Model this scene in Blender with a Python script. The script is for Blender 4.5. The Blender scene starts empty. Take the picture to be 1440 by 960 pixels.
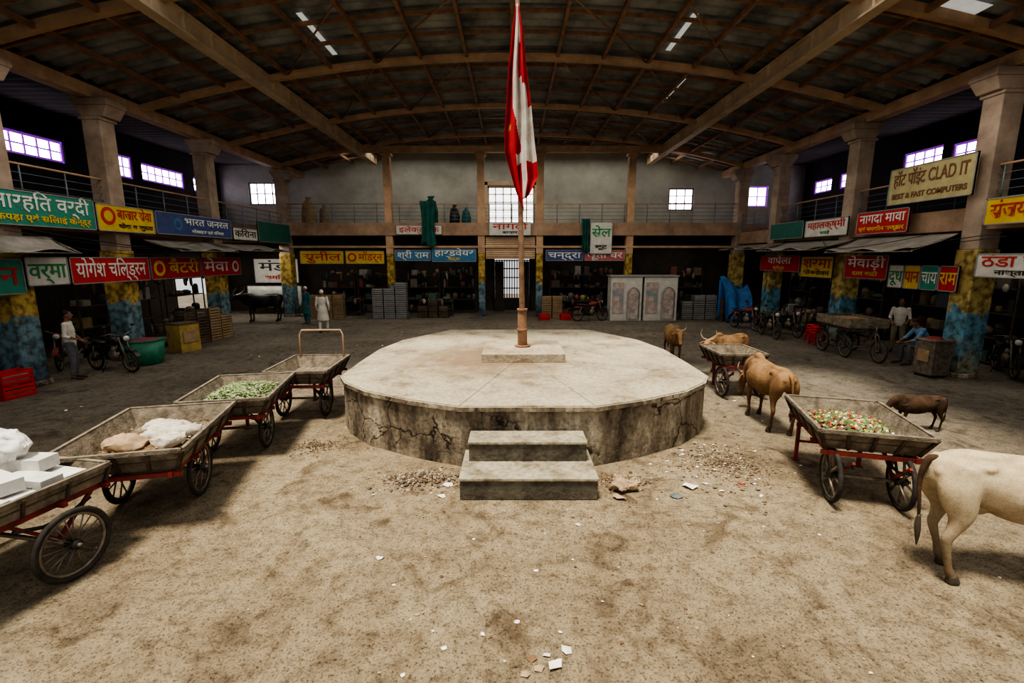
import bpy, bmesh, math, random
from mathutils import Vector, Matrix, noise as mnoise
from mathutils.bvhtree import BVHTree
R = random.Random(7)
sc = bpy.context.scene
V = Vector
# ------------------------------------------------------------------ materials
MATS = {}
def mat(name, c1, c2=None, scale=4.0, rough=0.8, metal=0.0, bump=0.0, bscale=None, detail=6, emit=0.0, spread=(0.35, 0.65), third=None):
    if name in MATS: return MATS[name]
    m = bpy.data.materials.new(name); m.use_nodes = True
    nt = m.node_tree; b = nt.nodes['Principled BSDF']
    b.inputs['Roughness'].default_value = rough
    b.inputs['Metallic'].default_value = metal
    if c2 is None: c2 = tuple(x*0.7 for x in c1)
    tc = nt.nodes.new('ShaderNodeTexCoord')
    n = nt.nodes.new('ShaderNodeTexNoise'); n.inputs['Scale'].default_value = scale; n.inputs['Detail'].default_value = detail
    n.inputs['Roughness'].default_value = 0.65
    nt.links.new(tc.outputs['Object'], n.inputs['Vector'])
    r = nt.nodes.new('ShaderNodeValToRGB')
    r.color_ramp.elements[0].position = spread[0]; r.color_ramp.elements[0].color = (*c2, 1)
    r.color_ramp.elements[1].position = spread[1]; r.color_ramp.elements[1].color = (*c1, 1)
    if third:
        e = r.color_ramp.elements.new(third[0]); e.color = (*third[1], 1)
    nt.links.new(n.outputs['Fac'], r.inputs['Fac'])
    nt.links.new(r.outputs['Color'], b.inputs['Base Color'])
    if bump > 0:
        n2 = nt.nodes.new('ShaderNodeTexNoise'); n2.inputs['Scale'].default_value = bscale or scale*4; n2.inputs['Detail'].default_value = 8
        nt.links.new(tc.outputs['Object'], n2.inputs['Vector'])
        bp = nt.nodes.new('ShaderNodeBump'); bp.inputs['Strength'].default_value = bump; bp.inputs['Distance'].default_value = 0.03
        nt.links.new(n2.outputs['Fac'], bp.inputs['Height']); nt.links.new(bp.outputs['Normal'], b.inputs['Normal'])
    if emit > 0:
        b.inputs['Emission Color'].default_value = (*c1, 1); b.inputs['Emission Strength'].default_value = emit
    MATS[name] = m
    return m

def ground_mat():
    m = bpy.data.materials.new('dusty_ground'); m.use_nodes = True
    nt = m.node_tree; b = nt.nodes['Principled BSDF']; b.inputs['Roughness'].default_value = 0.92
    N = nt.nodes.new; L = nt.links.new
    tc = N('ShaderNodeTexCoord')
    def noise(s, d=8, r=0.65, dist=0.0):
        n = N('ShaderNodeTexNoise'); n.inputs['Scale'].default_value = s; n.inputs['Detail'].default_value = d; n.inputs['Roughness'].default_value = r
        n.inputs['Distortion'].default_value = dist
        L(tc.outputs['Object'], n.inputs['Vector']); return n
    def ramp(n, stops):
        r = N('ShaderNodeValToRGB')
        while len(r.color_ramp.elements) < len(stops): r.color_ramp.elements.new(0.5)
        for e, (p, c) in zip(r.color_ramp.elements, stops):
            e.position = p; e.color = (*c, 1)
        L(n.outputs['Fac'], r.inputs['Fac']); return r
    def mul(a, c, f):
        q = N('ShaderNodeMixRGB'); q.blend_type = 'MULTIPLY'; q.inputs['Fac'].default_value = f; L(a, q.inputs[1]); L(c, q.inputs[2]); return q.outputs[0]
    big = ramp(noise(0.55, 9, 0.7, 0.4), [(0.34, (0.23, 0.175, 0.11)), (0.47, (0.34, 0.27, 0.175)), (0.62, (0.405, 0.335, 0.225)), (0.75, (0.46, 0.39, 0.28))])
    far_tone = ramp(noise(0.5), [(0.35, (0.145, 0.125, 0.098)), (0.65, (0.235, 0.208, 0.165))])
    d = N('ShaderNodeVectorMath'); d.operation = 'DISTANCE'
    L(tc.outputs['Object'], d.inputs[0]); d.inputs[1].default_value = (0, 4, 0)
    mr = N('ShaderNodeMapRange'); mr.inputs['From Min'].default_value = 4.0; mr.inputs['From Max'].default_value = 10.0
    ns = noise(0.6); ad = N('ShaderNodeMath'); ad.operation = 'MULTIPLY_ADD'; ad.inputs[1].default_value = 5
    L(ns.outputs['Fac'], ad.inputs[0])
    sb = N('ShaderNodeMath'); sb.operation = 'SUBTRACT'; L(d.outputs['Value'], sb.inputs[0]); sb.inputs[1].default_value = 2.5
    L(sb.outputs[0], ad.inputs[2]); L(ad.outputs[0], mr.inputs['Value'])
    mx = N('ShaderNodeMixRGB'); L(mr.outputs[0], mx.inputs['Fac']); L(big.outputs[0], mx.inputs[1]); L(far_tone.outputs[0], mx.inputs[2])  # sandy tone near the front, blending to a darker tone with distance
    fine = ramp(noise(5, 12, 0.8), [(0.38, (0.50, 0.45, 0.40)), (0.50, (0.9, 0.88, 0.86)), (0.6, (1.1, 1.08, 1.05))])
    o = mul(mx.outputs[0], fine.outputs[0], .85)
    o = mul(o, ramp(noise(45, 5, 0.7), [(0.37, (0.20, 0.16, 0.12)), (0.47, (1, 1, 1))]).outputs[0], .9)
    o = mul(o, ramp(noise(17, 6, 0.75), [(0.37, (0.40, 0.34, 0.28)), (0.46, (1, 1, 1))]).outputs[0], .75)
    o = mul(o, ramp(noise(1.7, 5, 0.6, 1.2), [(0.32, (0.42, 0.36, 0.31)), (0.44, (1, 1, 1))]).outputs[0], .8)
    nd = noise(1.3, 6, .6); av = N('ShaderNodeMixRGB'); av.blend_type = 'ADD'; av.inputs['Fac'].default_value = .8; L(tc.outputs['Object'], av.inputs[1]); L(nd.outputs['Color'], av.inputs[2])
    vo = N('ShaderNodeTexVoronoi'); vo.feature = 'DISTANCE_TO_EDGE'; vo.inputs['Scale'].default_value = 1.1; L(av.outputs[0], vo.inputs['Vector'])
    rc = N('ShaderNodeValToRGB'); rc.color_ramp.elements[0].position = 0.002; rc.color_ramp.elements[0].color = (0.45, 0.38, 0.32, 1); rc.color_ramp.elements[1].position = 0.014; L(vo.outputs['Distance'], rc.inputs['Fac'])
    o = mul(o, rc.outputs[0], .45)
    L(o, b.inputs['Base Color'])
    bp = N('ShaderNodeBump'); bp.inputs['Strength'].default_value = 0.85; bp.inputs['Distance'].default_value = 0.05
    L(noise(9, 14, 0.8).outputs['Fac'], bp.inputs['Height']); L(bp.outputs[0], b.inputs['Normal'])
    return m

def stained_concrete(name, light, mid, dark, streak=0.6, zscale=0.35, scale=2.2, cracks=0.0, stops=(0.33, 0.5, 0.66), spot=None):
    m = bpy.data.materials.new(name); m.use_nodes = True
    nt = m.node_tree; b = nt.nodes['Principled BSDF']; b.inputs['Roughness'].default_value = 0.9
    N = nt.nodes.new; L = nt.links.new
    tc = N('ShaderNodeTexCoord'); mp = N('ShaderNodeMapping'); mp.inputs['Scale'].default_value = (1, 1, zscale)
    L(tc.outputs['Object'], mp.inputs[0])
    n = N('ShaderNodeTexNoise'); n.inputs['Scale'].default_value = scale; n.inputs['Detail'].default_value = 10; n.inputs['Roughness'].default_value = 0.7
    L(mp.outputs[0], n.inputs['Vector'])
    r = N('ShaderNodeValToRGB'); r.color_ramp.elements.new(0.5)
    for e, (p, c) in zip(r.color_ramp.elements, zip(stops, [dark, mid, light])): e.position = p; e.color = (*c, 1)
    L(n.outputs['Fac'], r.inputs['Fac'])
    n2 = N('ShaderNodeTexNoise'); n2.inputs['Scale'].default_value = 14; n2.inputs['Detail'].default_value = 8
    L(tc.outputs['Object'], n2.inputs['Vector'])
    r2 = N('ShaderNodeValToRGB'); r2.color_ramp.elements[0].position = 0.35; r2.color_ramp.elements[0].color = (0.5, 0.47, 0.43, 1); r2.color_ramp.elements[1].position = 0.55
    L(n2.outputs['Fac'], r2.inputs['Fac'])
    mx = N('ShaderNodeMixRGB'); mx.blend_type = 'MULTIPLY'; mx.inputs['Fac'].default_value = streak
    L(r.outputs[0], mx.inputs[1]); L(r2.outputs[0], mx.inputs[2]); out = mx.outputs[0]
    bp = N('ShaderNodeBump'); bp.inputs['Strength'].default_value = 0.5; bp.inputs['Distance'].default_value = 0.03
    L(n2.outputs['Fac'], bp.inputs['Height'])
    if cracks > 0:
        nd = N('ShaderNodeTexNoise'); nd.inputs['Scale'].default_value = 3.5; nd.inputs['Detail'].default_value = 5; L(tc.outputs['Object'], nd.inputs['Vector'])
        av = N('ShaderNodeMixRGB'); av.blend_type = 'ADD'; av.inputs['Fac'].default_value = 0.45; L(tc.outputs['Object'], av.inputs[1]); L(nd.outputs['Color'], av.inputs[2])
        vo = N('ShaderNodeTexVoronoi'); vo.feature = 'DISTANCE_TO_EDGE'; vo.inputs['Scale'].default_value = cracks; L(av.outputs[0], vo.inputs['Vector'])
        rc = N('ShaderNodeValToRGB'); rc.color_ramp.elements[0].position = 0.006; rc.color_ramp.elements[0].color = (0.16, 0.12, 0.09, 1); rc.color_ramp.elements[1].position = 0.022
        L(vo.outputs['Distance'], rc.inputs['Fac'])
        gate = N('ShaderNodeTexNoise'); gate.inputs['Scale'].default_value = 0.9; L(tc.outputs['Object'], gate.inputs['Vector'])
        rg = N('ShaderNodeValToRGB'); rg.color_ramp.elements[0].position = 0.46; rg.color_ramp.elements[1].position = 0.54; L(gate.outputs['Fac'], rg.inputs['Fac'])
        m5 = N('ShaderNodeMixRGB'); m5.blend_type = 'MULTIPLY'; L(rg.outputs[0], m5.inputs['Fac']); L(out, m5.inputs[1]); L(rc.outputs[0], m5.inputs[2]); out = m5.outputs[0]
    if spot:
        d = N('ShaderNodeVectorMath'); d.operation = 'DISTANCE'; L(tc.outputs['Object'], d.inputs[0]); d.inputs[1].default_value = spot[0]
        nn = N('ShaderNodeTexNoise'); nn.inputs['Scale'].default_value = 2.2; nn.inputs['Detail'].default_value = 9; nn.inputs['Roughness'].default_value = .7; L(tc.outputs['Object'], nn.inputs['Vector'])
        ma = N('ShaderNodeMath'); ma.operation = 'MULTIPLY_ADD'; ma.inputs[1].default_value = 3.2; L(nn.outputs['Fac'], ma.inputs[0]); L(d.outputs['Value'], ma.inputs[2])
        mr = N('ShaderNodeMapRange'); mr.inputs['From Min'].default_value = spot[1]; mr.inputs['From Max'].default_value = spot[2]; mr.inputs['To Min'].default_value = .85; mr.inputs['To Max'].default_value = 0; L(ma.outputs[0], mr.inputs['Value'])
        m6 = N('ShaderNodeMixRGB'); L(mr.outputs[0], m6.inputs['Fac']); L(out, m6.inputs[1]); m6.inputs[2].default_value = (*spot[3], 1); out = m6.outputs[0]
    L(out, b.inputs['Base Color']); L(bp.outputs[0], b.inputs['Normal'])
    return m

def pillar_mat(name, top, mid, low, z1=1.75):
    m = bpy.data.materials.new(name); m.use_nodes = True
    nt = m.node_tree; b = nt.nodes['Principled BSDF']; b.inputs['Roughness'].default_value = 0.8
    N = nt.nodes.new; L = nt.links.new
    g = N('ShaderNodeNewGeometry'); s = N('ShaderNodeSeparateXYZ'); L(g.outputs['Position'], s.inputs[0])
    n = N('ShaderNodeTexNoise'); n.inputs['Scale'].default_value = 2.5; n.inputs['Detail'].default_value = 6; L(g.outputs['Position'], n.inputs['Vector'])
    ma = N('ShaderNodeMath'); ma.operation = 'MULTIPLY_ADD'; ma.inputs[1].default_value = 1.4; L(n.outputs['Fac'], ma.inputs[0]); L(s.outputs['Z'], ma.inputs[2])
    r = N('ShaderNodeValToRGB'); r.color_ramp.elements.new(0.5); r.color_ramp.elements.new(0.6)
    mr = N('ShaderNodeMapRange'); mr.inputs['From Min'].default_value = 0.7; mr.inputs['From Max'].default_value = 3.7
    L(ma.outputs[0], mr.inputs['Value']); L(mr.outputs[0], r.inputs['Fac'])
    for e, (p, c) in zip(r.color_ramp.elements, [(0.08, low), (0.32, mid), (z1/3.0-0.03, mid), (z1/3.0, top)]): e.position = p; e.color = (*c, 1)
    n2 = N('ShaderNodeTexNoise'); n2.inputs['Scale'].default_value = 6; n2.inputs['Detail'].default_value = 8; L(g.outputs['Position'], n2.inputs['Vector'])
    r2 = N('ShaderNodeValToRGB'); r2.color_ramp.elements[0].position = 0.38; r2.color_ramp.elements[0].color = (0.25, 0.2, 0.15, 1); r2.color_ramp.elements[1].position = 0.6
    L(n2.outputs['Fac'], r2.inputs['Fac'])
    mx = N('ShaderNodeMixRGB'); mx.blend_type = 'MULTIPLY'; mx.inputs['Fac'].default_value = 0.85
    L(r.outputs[0], mx.inputs[1]); L(r2.outputs[0], mx.inputs[2]); L(mx.outputs[0], b.inputs['Base Color'])
    return m
def hide_mat(name, base, shade, low):
    m = bpy.data.materials.new(name); m.use_nodes = True
    nt = m.node_tree; b = nt.nodes['Principled BSDF']; b.inputs['Roughness'].default_value = 0.95
    b.inputs['Specular IOR Level'].default_value = 0.15
    N = nt.nodes.new; L = nt.links.new
    tc = N('ShaderNodeTexCoord')
    n = N('ShaderNodeTexNoise'); n.inputs['Scale'].default_value = 3.2; n.inputs['Detail'].default_value = 9; n.inputs['Roughness'].default_value = .72; L(tc.outputs['Object'], n.inputs['Vector'])
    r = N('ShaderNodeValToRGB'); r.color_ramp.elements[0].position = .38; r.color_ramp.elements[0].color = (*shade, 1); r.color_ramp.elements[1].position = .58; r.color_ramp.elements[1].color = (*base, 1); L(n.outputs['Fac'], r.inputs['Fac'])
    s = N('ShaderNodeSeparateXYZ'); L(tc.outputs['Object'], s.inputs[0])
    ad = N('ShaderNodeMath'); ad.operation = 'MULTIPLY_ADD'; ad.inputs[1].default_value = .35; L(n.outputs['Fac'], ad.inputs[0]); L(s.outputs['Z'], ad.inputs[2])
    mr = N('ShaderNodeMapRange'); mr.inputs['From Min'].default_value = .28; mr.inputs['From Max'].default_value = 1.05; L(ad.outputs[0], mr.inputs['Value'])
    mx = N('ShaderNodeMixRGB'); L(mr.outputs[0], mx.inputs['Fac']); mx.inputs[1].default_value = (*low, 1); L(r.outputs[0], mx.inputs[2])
    mp = N('ShaderNodeMapping'); mp.inputs['Scale'].default_value = (25, 60, 45); L(tc.outputs['Object'], mp.inputs[0])
    f = N('ShaderNodeTexNoise'); f.inputs['Scale'].default_value = 2.6; f.inputs['Detail'].default_value = 4; L(mp.outputs[0], f.inputs['Vector'])
    rf = N('ShaderNodeValToRGB'); rf.color_ramp.elements[0].position = .3; rf.color_ramp.elements[0].color = (.62, .58, .52, 1); rf.color_ramp.elements[1].position = .6; L(f.outputs['Fac'], rf.inputs['Fac'])
    m2 = N('ShaderNodeMixRGB'); m2.blend_type = 'MULTIPLY'; m2.inputs['Fac'].default_value = .6; L(mx.outputs[0], m2.inputs[1]); L(rf.outputs[0], m2.inputs[2]); L(m2.outputs[0], b.inputs['Base Color'])
    bp = N('ShaderNodeBump'); bp.inputs['Strength'].default_value = .25; bp.inputs['Distance'].default_value = .008; L(f.outputs['Fac'], bp.inputs['Height']); L(bp.outputs[0], b.inputs['Normal'])
    return m

# ------------------------------------------------------------------ mesh builder
class MB:
    def __init__(s): s.v = []; s.f = []; s.m = []; s.slots = []; s.sm = []
    def mi(s, m):
        if m not in s.slots: s.slots.append(m)
        return s.slots.index(m)
    def add(s, vs, fs, m, smooth=False):
        o = len(s.v); k = s.mi(m)
        s.v += [V(p) for p in vs]
        for f in fs: s.f.append(tuple(o+i for i in f)); s.m.append(k); s.sm.append(smooth)
    def box(s, c, d, m, rot=None, taper=(1, 1)):
        x, y, z = d[0]/2, d[1]/2, d[2]/2
        vs = [V((a*x*(taper[0] if e > 0 else 1), b*y*(taper[1] if e > 0 else 1), e*z)) for e in (-1, 1) for a, b in ((-1, -1), (1, -1), (1, 1), (-1, 1))]
        if rot is not None: vs = [rot @ p for p in vs]
        vs = [p+V(c) for p in vs]
        s.add(vs, [(0, 3, 2, 1), (4, 5, 6, 7), (0, 1, 5, 4), (1, 2, 6, 5), (2, 3, 7, 6), (3, 0, 4, 7)], m)
    def bar(s, p0, p1, w, h, m, side=None):
        s.tube([p0, p1], [(w/2*1.414, h/2*1.414)]*2, m, seg=4, side=side, smooth=False, off=math.pi/4)
    def tube(s, pts, rad, m, seg=10, side=None, smooth=True, off=0.0, closed=False):
        pts = [V(p) for p in pts]; n = len(pts)
        if not isinstance(rad, (list, tuple)) or (len(rad) == 2 and n != 2): rad = [rad]*n
        vs = []; prev = V(side) if side is not None else None
        for i, p in enumerate(pts):
            if closed: t = pts[(i+1) % n]-pts[i-1]
            else: t = pts[min(i+1, n-1)]-pts[max(i-1, 0)]
            if t.length < 1e-9: t = V((0, 0, 1))
            t.normalize()
            if prev is None: prev = V((1, 0, 0)) if abs(t.x) < 0.8 else V((0, 1, 0))
            sd = prev-t*prev.dot(t)
            if sd.length < 1e-4: sd = t.orthogonal()
            sd.normalize(); nn = t.cross(sd)
            if side is None: prev = sd
            r = rad[i]; ra, rb = (r if isinstance(r, (tuple, list)) else (r, r))
            for k in range(seg):
                a = off+2*math.pi*k/seg
                vs.append(p+sd*math.cos(a)*ra+nn*math.sin(a)*rb)
        fs = []
        rng = n if closed else n-1
        for i in range(rng):
            for k in range(seg):
                a = i*seg+k; b = i*seg+(k+1) % seg; j = (i+1) % n
                fs.append((a, b, j*seg+(k+1) % seg, j*seg+k))
        if not closed:
            fs.append(tuple(reversed(range(seg)))); fs.append(tuple((n-1)*seg+k for k in range(seg)))
        s.add(vs, fs, m, smooth)
    def ring(s, c, Rr, r, axis, m, n=28, seg=8):
        ax = V(axis).normalized(); u = ax.orthogonal().normalized(); w = ax.cross(u)
        s.tube([V(c)+(u*math.cos(2*math.pi*i/n)+w*math.sin(2*math.pi*i/n))*Rr for i in range(n)], [r]*n, m, seg=seg, side=ax, closed=True)
    def ell(s, c, r, m, axes=None, u=14, w=9, smooth=True):
        ax = axes or (V((1, 0, 0)), V((0, 1, 0)), V((0, 0, 1)))
        c = V(c); vs = [c-ax[2]*r[2]]
        for j in range(1, w):
            ph = -math.pi/2+math.pi*j/w
            for i in range(u):
                a = 2*math.pi*i/u
                vs.append(c+ax[0]*r[0]*math.cos(ph)*math.cos(a)+ax[1]*r[1]*math.cos(ph)*math.sin(a)+ax[2]*r[2]*math.sin(ph))
        vs.append(c+ax[2]*r[2]); fs = []
        for i in range(u): fs.append((0, 1+(i+1) % u, 1+i))
        for j in range(w-2):
            for i in range(u):
                a = 1+j*u+i; b = 1+j*u+(i+1) % u; fs.append((a, b, b+u, a+u))
        l = len(vs)-1; o = 1+(w-2)*u
        for i in range(u): fs.append((o+i, o+(i+1) % u, l))
        s.add(vs, fs, m, smooth)
    def prism(s, poly, z0, z1, m, mtop=None):
        n = len(poly)
        vs = [(p[0], p[1], z0) for p in poly]+[(p[0], p[1], z1) for p in poly]
        s.add(vs, [(i, (i+1) % n, (i+1) % n+n, i+n) for i in range(n)]+[tuple(reversed(range(n)))], m)
        s.add([(p[0], p[1], z1) for p in poly], [tuple(range(n))], mtop or m)
    def grid(s, fn, nu, nv, m, smooth=True, mf=None):
        vs = [fn(i/nu, j/nv) for j in range(nv+1) for i in range(nu+1)]
        if mf is None:
            s.add(vs, [(j*(nu+1)+i, j*(nu+1)+i+1, (j+1)*(nu+1)+i+1, (j+1)*(nu+1)+i) for j in range(nv) for i in range(nu)], m, smooth)
        else:
            o = len(s.v); s.v += [V(p) for p in vs]
            for j in range(nv):
                for i in range(nu):
                    s.f.append(tuple(o+q for q in (j*(nu+1)+i, j*(nu+1)+i+1, (j+1)*(nu+1)+i+1, (j+1)*(nu+1)+i)))
                    s.m.append(s.mi(mf((i+.5)/nu, (j+.5)/nv))); s.sm.append(smooth)
    def mesh(s, name):
        me = bpy.data.meshes.new(name)
        me.from_pydata([tuple(p) for p in s.v], [], s.f)
        for m in s.slots: me.materials.append(m)
        me.polygons.foreach_set('material_index', s.m); me.polygons.foreach_set('use_smooth', s.sm)
        me.update(); return me
    def obj(s, name, loc=(0, 0, 0), rz=0.0, scale=1.0, bevel=0, parent=None, solid=0):
        me = s.mesh(name)
        o = bpy.data.objects.new(name, me); sc.collection.objects.link(o)
        o.location = loc; o.rotation_euler = (0, 0, rz); o.scale = (scale,)*3
        if solid:
            md = o.modifiers.new('thick', 'SOLIDIFY'); md.thickness = solid
        if bevel:
            md = o.modifiers.new('bev', 'BEVEL'); md.width = bevel; md.segments = 2; md.limit_method = 'ANGLE'; md.angle_limit = math.radians(40)
        if parent: o.parent = parent
        return o
    def fuse(s, voxel, iters=3, fac=0.6):
        me = s.mesh('tmp'); o = bpy.data.objects.new('tmp', me); sc.collection.objects.link(o)
        md = o.modifiers.new('r', 'REMESH'); md.mode = 'VOXEL'; md.voxel_size = voxel; md.use_smooth_shade = True
        ms = o.modifiers.new('s', 'SMOOTH'); ms.iterations = iters; ms.factor = fac
        dg = bpy.context.evaluated_depsgraph_get(); dg.update()
        e = o.evaluated_get(dg); nm = bpy.data.meshes.new_from_object(e)
        bv = BVHTree.FromPolygons(s.v, s.f)
        out = MB(); out.slots = list(s.slots)
        out.v = [v.co.copy() for v in nm.vertices]
        for p in nm.polygons:
            out.f.append(tuple(p.vertices)); out.sm.append(True)
            h = bv.find_nearest(p.center); out.m.append(s.m[h[2]] if h[2] is not None else 0)
        bpy.data.objects.remove(o); bpy.data.meshes.remove(me); bpy.data.meshes.remove(nm)
        return out
def RZ(a): return Matrix.Rotation(a, 3, 'Z')

# ------------------------------------------------------------------ palette
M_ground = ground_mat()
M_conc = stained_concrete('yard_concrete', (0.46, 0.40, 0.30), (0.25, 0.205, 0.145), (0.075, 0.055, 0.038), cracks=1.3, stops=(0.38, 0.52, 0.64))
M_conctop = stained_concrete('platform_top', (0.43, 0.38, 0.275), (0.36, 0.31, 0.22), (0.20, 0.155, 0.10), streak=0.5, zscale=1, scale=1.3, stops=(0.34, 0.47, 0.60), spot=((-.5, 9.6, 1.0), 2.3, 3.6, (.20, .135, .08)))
M_slab = stained_concrete('pole_slab', (0.45, 0.40, 0.30), (0.38, 0.32, 0.23), (0.24, 0.18, 0.11), streak=0.4, zscale=1)
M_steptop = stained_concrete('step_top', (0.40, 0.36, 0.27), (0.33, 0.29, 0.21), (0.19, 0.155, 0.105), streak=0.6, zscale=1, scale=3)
M_stepface = stained_concrete('step_face_shaded', (0.17, 0.15, 0.11), (0.11, 0.095, 0.07), (0.05, 0.04, 0.03), zscale=1)  # darker copy of the step tops: shade on the fronts put into the colour
M_roof = mat('corrugated_roof', (0.36, 0.37, 0.36), (0.11, 0.115, 0.115), 0.9, 0.6, 0.1)
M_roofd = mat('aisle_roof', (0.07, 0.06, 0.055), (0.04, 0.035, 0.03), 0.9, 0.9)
M_sky = mat('fibreglass_skylight', (0.62, 0.63, 0.60), (0.40, 0.40, 0.37), 3, 0.5, emit=0.35)
M_rust = mat('rusty_steel', (0.34, 0.19, 0.11), (0.17, 0.095, 0.055), 3, 0.7)
M_beam = mat('painted_beam', (0.52, 0.34, 0.21), (0.34, 0.215, 0.13), 1.5, 0.7)
M_beaml = mat('cream_beam', (0.58, 0.46, 0.32), (0.40, 0.30, 0.20), 1.2, 0.7)
M_col = mat('column_plaster', (0.40, 0.31, 0.24), (0.23, 0.17, 0.125), 1.5, 0.85, bump=0.2)
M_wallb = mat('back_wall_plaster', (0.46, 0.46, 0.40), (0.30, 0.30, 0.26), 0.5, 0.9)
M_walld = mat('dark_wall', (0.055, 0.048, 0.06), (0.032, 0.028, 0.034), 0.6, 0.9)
M_shop = mat('shop_wall', (0.09, 0.07, 0.055), (0.045, 0.036, 0.028), 1, 0.9)
M_deck = mat('balcony_concrete', (0.40, 0.27, 0.18), (0.23, 0.15, 0.10), 1.2, 0.85)
M_win = mat('window_daylight', (0.95, 0.91, 1.0), (0.85, 0.75, 1.0), 1.5, 0.3, emit=6.0)
M_win2 = mat('window_daylight_soft', (0.92, 0.95, 1.0), (0.8, 0.85, 0.9), 1.5, 0.3, emit=1.5)
M_purple = mat('purple_glow_frame', (0.42, 0.08, 0.70), (0.3, 0.08, 0.5), 3, 0.6, emit=.3)  # frame emits slightly to imitate the purple glow around the panes
M_frame = mat('window_frame', (0.20, 0.19, 0.18), None, 3, 0.6)
M_rail = mat('railing_steel', (0.20, 0.24, 0.25), (0.12, 0.15, 0.16), 3, 0.5, 0.3)
M_pilL = pillar_mat('mural_pillar_yellow', (0.46, 0.33, 0.09), (0.15, 0.25, 0.29), (0.08, 0.13, 0.17))
M_pilR = pillar_mat('mural_pillar_blue', (0.45, 0.35, 0.13), (0.11, 0.26, 0.34), (0.24, 0.25, 0.18))
M_wood = mat('weathered_wood', (0.27, 0.225, 0.165), (0.11, 0.085, 0.058), 7, 0.85, bump=0.4, bscale=30)
M_woodd = mat('dark_wood', (0.12, 0.085, 0.055), (0.05, 0.035, 0.025), 6, 0.8)
M_red = mat('red_frame_paint', (0.28, 0.035, 0.025), (0.10, 0.022, 0.018), 7, 0.6)
M_tyre = mat('tyre_rubber', (0.055, 0.045, 0.035), (0.02, 0.018, 0.015), 9, 0.85)
M_steel = mat('dull_steel', (0.28, 0.24, 0.19), (0.13, 0.105, 0.08), 9, 0.5, 0.5)
M_black = mat('black_metal', (0.03, 0.028, 0.026), (0.014, 0.013, 0.012), 5, 0.4)
M_white = mat('white_plastic', (0.72, 0.70, 0.66), (0.5, 0.48, 0.44), 5, 0.6)
M_cloth = mat('white_cloth', (0.62, 0.57, 0.48), (0.38, 0.33, 0.26), 6, 0.9, bump=0.4)
M_tan = mat('tan_cloth', (0.44, 0.32, 0.20), (0.28, 0.19, 0.12), 6, 0.9)
M_green = mat('pale_green_veg', (0.30, 0.36, 0.17), (0.17, 0.23, 0.08), 12, 0.7)
M_green2 = mat('dark_green_veg', (0.11, 0.17, 0.06), (0.06, 0.10, 0.03), 12, 0.7)
M_yel = mat('yellow_veg', (0.62, 0.44, 0.10), (0.5, 0.3, 0.05), 9, 0.6)
M_redv = mat('red_veg', (0.50, 0.06, 0.03), (0.3, 0.03, 0.02), 9, 0.5)
M_greend = mat('green_cloth', (0.015, 0.12, 0.09), (0.008, 0.06, 0.045), 3, 0.9)
M_blue = mat('blue_tarp', (0.03, 0.18, 0.45), (0.02, 0.09, 0.28), 4, 0.6)
M_redp = mat('red_plastic', (0.60, 0.03, 0.03), (0.45, 0.02, 0.02), 4, 0.45)
M_greenp = mat('green_plastic', (0.03, 0.22, 0.13), (0.02, 0.12, 0.07), 4, 0.5)
M_awn = mat('grey_awning', (0.30, 0.28, 0.25), (0.16, 0.145, 0.12), 2, 0.7)
M_card = mat('cardboard', (0.36, 0.25, 0.14), (0.24, 0.16, 0.09), 4, 0.85)
M_rubble = mat('rubble', (0.25, 0.19, 0.13), (0.09, 0.065, 0.045), 14, 0.95)
M_rubl = mat('rubble_light', (0.42, 0.35, 0.25), (0.25, 0.2, 0.14), 14, 0.95)
M_paper = mat('scrap_paper', (0.80, 0.77, 0.70), (0.6, 0.55, 0.48), 9, 0.85)
M_leaf = mat('dry_leaf', (0.22, 0.13, 0.065), (0.10, 0.06, 0.035), 9, 0.9)
PAL = [mat('goods_%d' % i, c, None, 5, 0.7) for i, c in enumerate([(0.30, 0.22, 0.14), (0.09, 0.12, 0.16), (0.22, 0.07, 0.055), (0.27, 0.21, 0.09), (0.08, 0.13, 0.09), (0.36, 0.34, 0.30), (0.06, 0.05, 0.045), (0.18, 0.135, 0.10), (0.12, 0.11, 0.10), (0.23, 0.19, 0.145), (0.05, 0.045, 0.04), (0.14, 0.11, 0.085)])]
SG = {k: mat('sign_'+k, c, tuple(x*0.75 for x in c), 3, 0.6) for k, c in dict(green=(0.03, 0.24, 0.17), yellow=(0.62, 0.43, 0.04), navy=(0.05, 0.075, 0.21), red=(0.48, 0.03, 0.03), white=(0.56, 0.54, 0.48), cream=(0.44, 0.38, 0.19), blue=(0.05, 0.17, 0.31), dgreen=(0.02, 0.13, 0.095), pink=(0.42, 0.12, 0.12), grey=(0.28, 0.28, 0.27)).items()}

# ------------------------------------------------------------------ room shell
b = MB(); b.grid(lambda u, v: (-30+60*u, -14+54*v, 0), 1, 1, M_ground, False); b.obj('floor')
def arch(x): return 9.0-1.5*(x/11.5)**2
YO = 10.9
def sheet(x0, x1, y0, y1, fz, name, m=None):
    b = MB(); nx = max(2, int(abs(x1-x0)/0.9)); ny = int((y1-y0)/0.065)
    def f(u, v):
        x = x0+(x1-x0)*u; y = y0+(y1-y0)*v
        return (x, y, fz(x)+0.035*math.sin(2*math.pi*y/0.39))
    b.grid(f, nx, ny, m or M_roof); return b.obj(name)
sheet(-7.5, 7.5, YO, 27.4, lambda x: arch(x)+0.2, 'ceiling')
sheet(-11.9, -7.45, -1, 27.4, lambda x: arch(x)+0.2, 'ceiling_left')
sheet(7.45, 11.9, -1, 27.4, lambda x: arch(x)+0.2, 'ceiling_right')
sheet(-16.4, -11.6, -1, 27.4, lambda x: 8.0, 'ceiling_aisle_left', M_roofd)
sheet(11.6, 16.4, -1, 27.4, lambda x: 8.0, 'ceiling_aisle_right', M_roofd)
b = MB()
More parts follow.
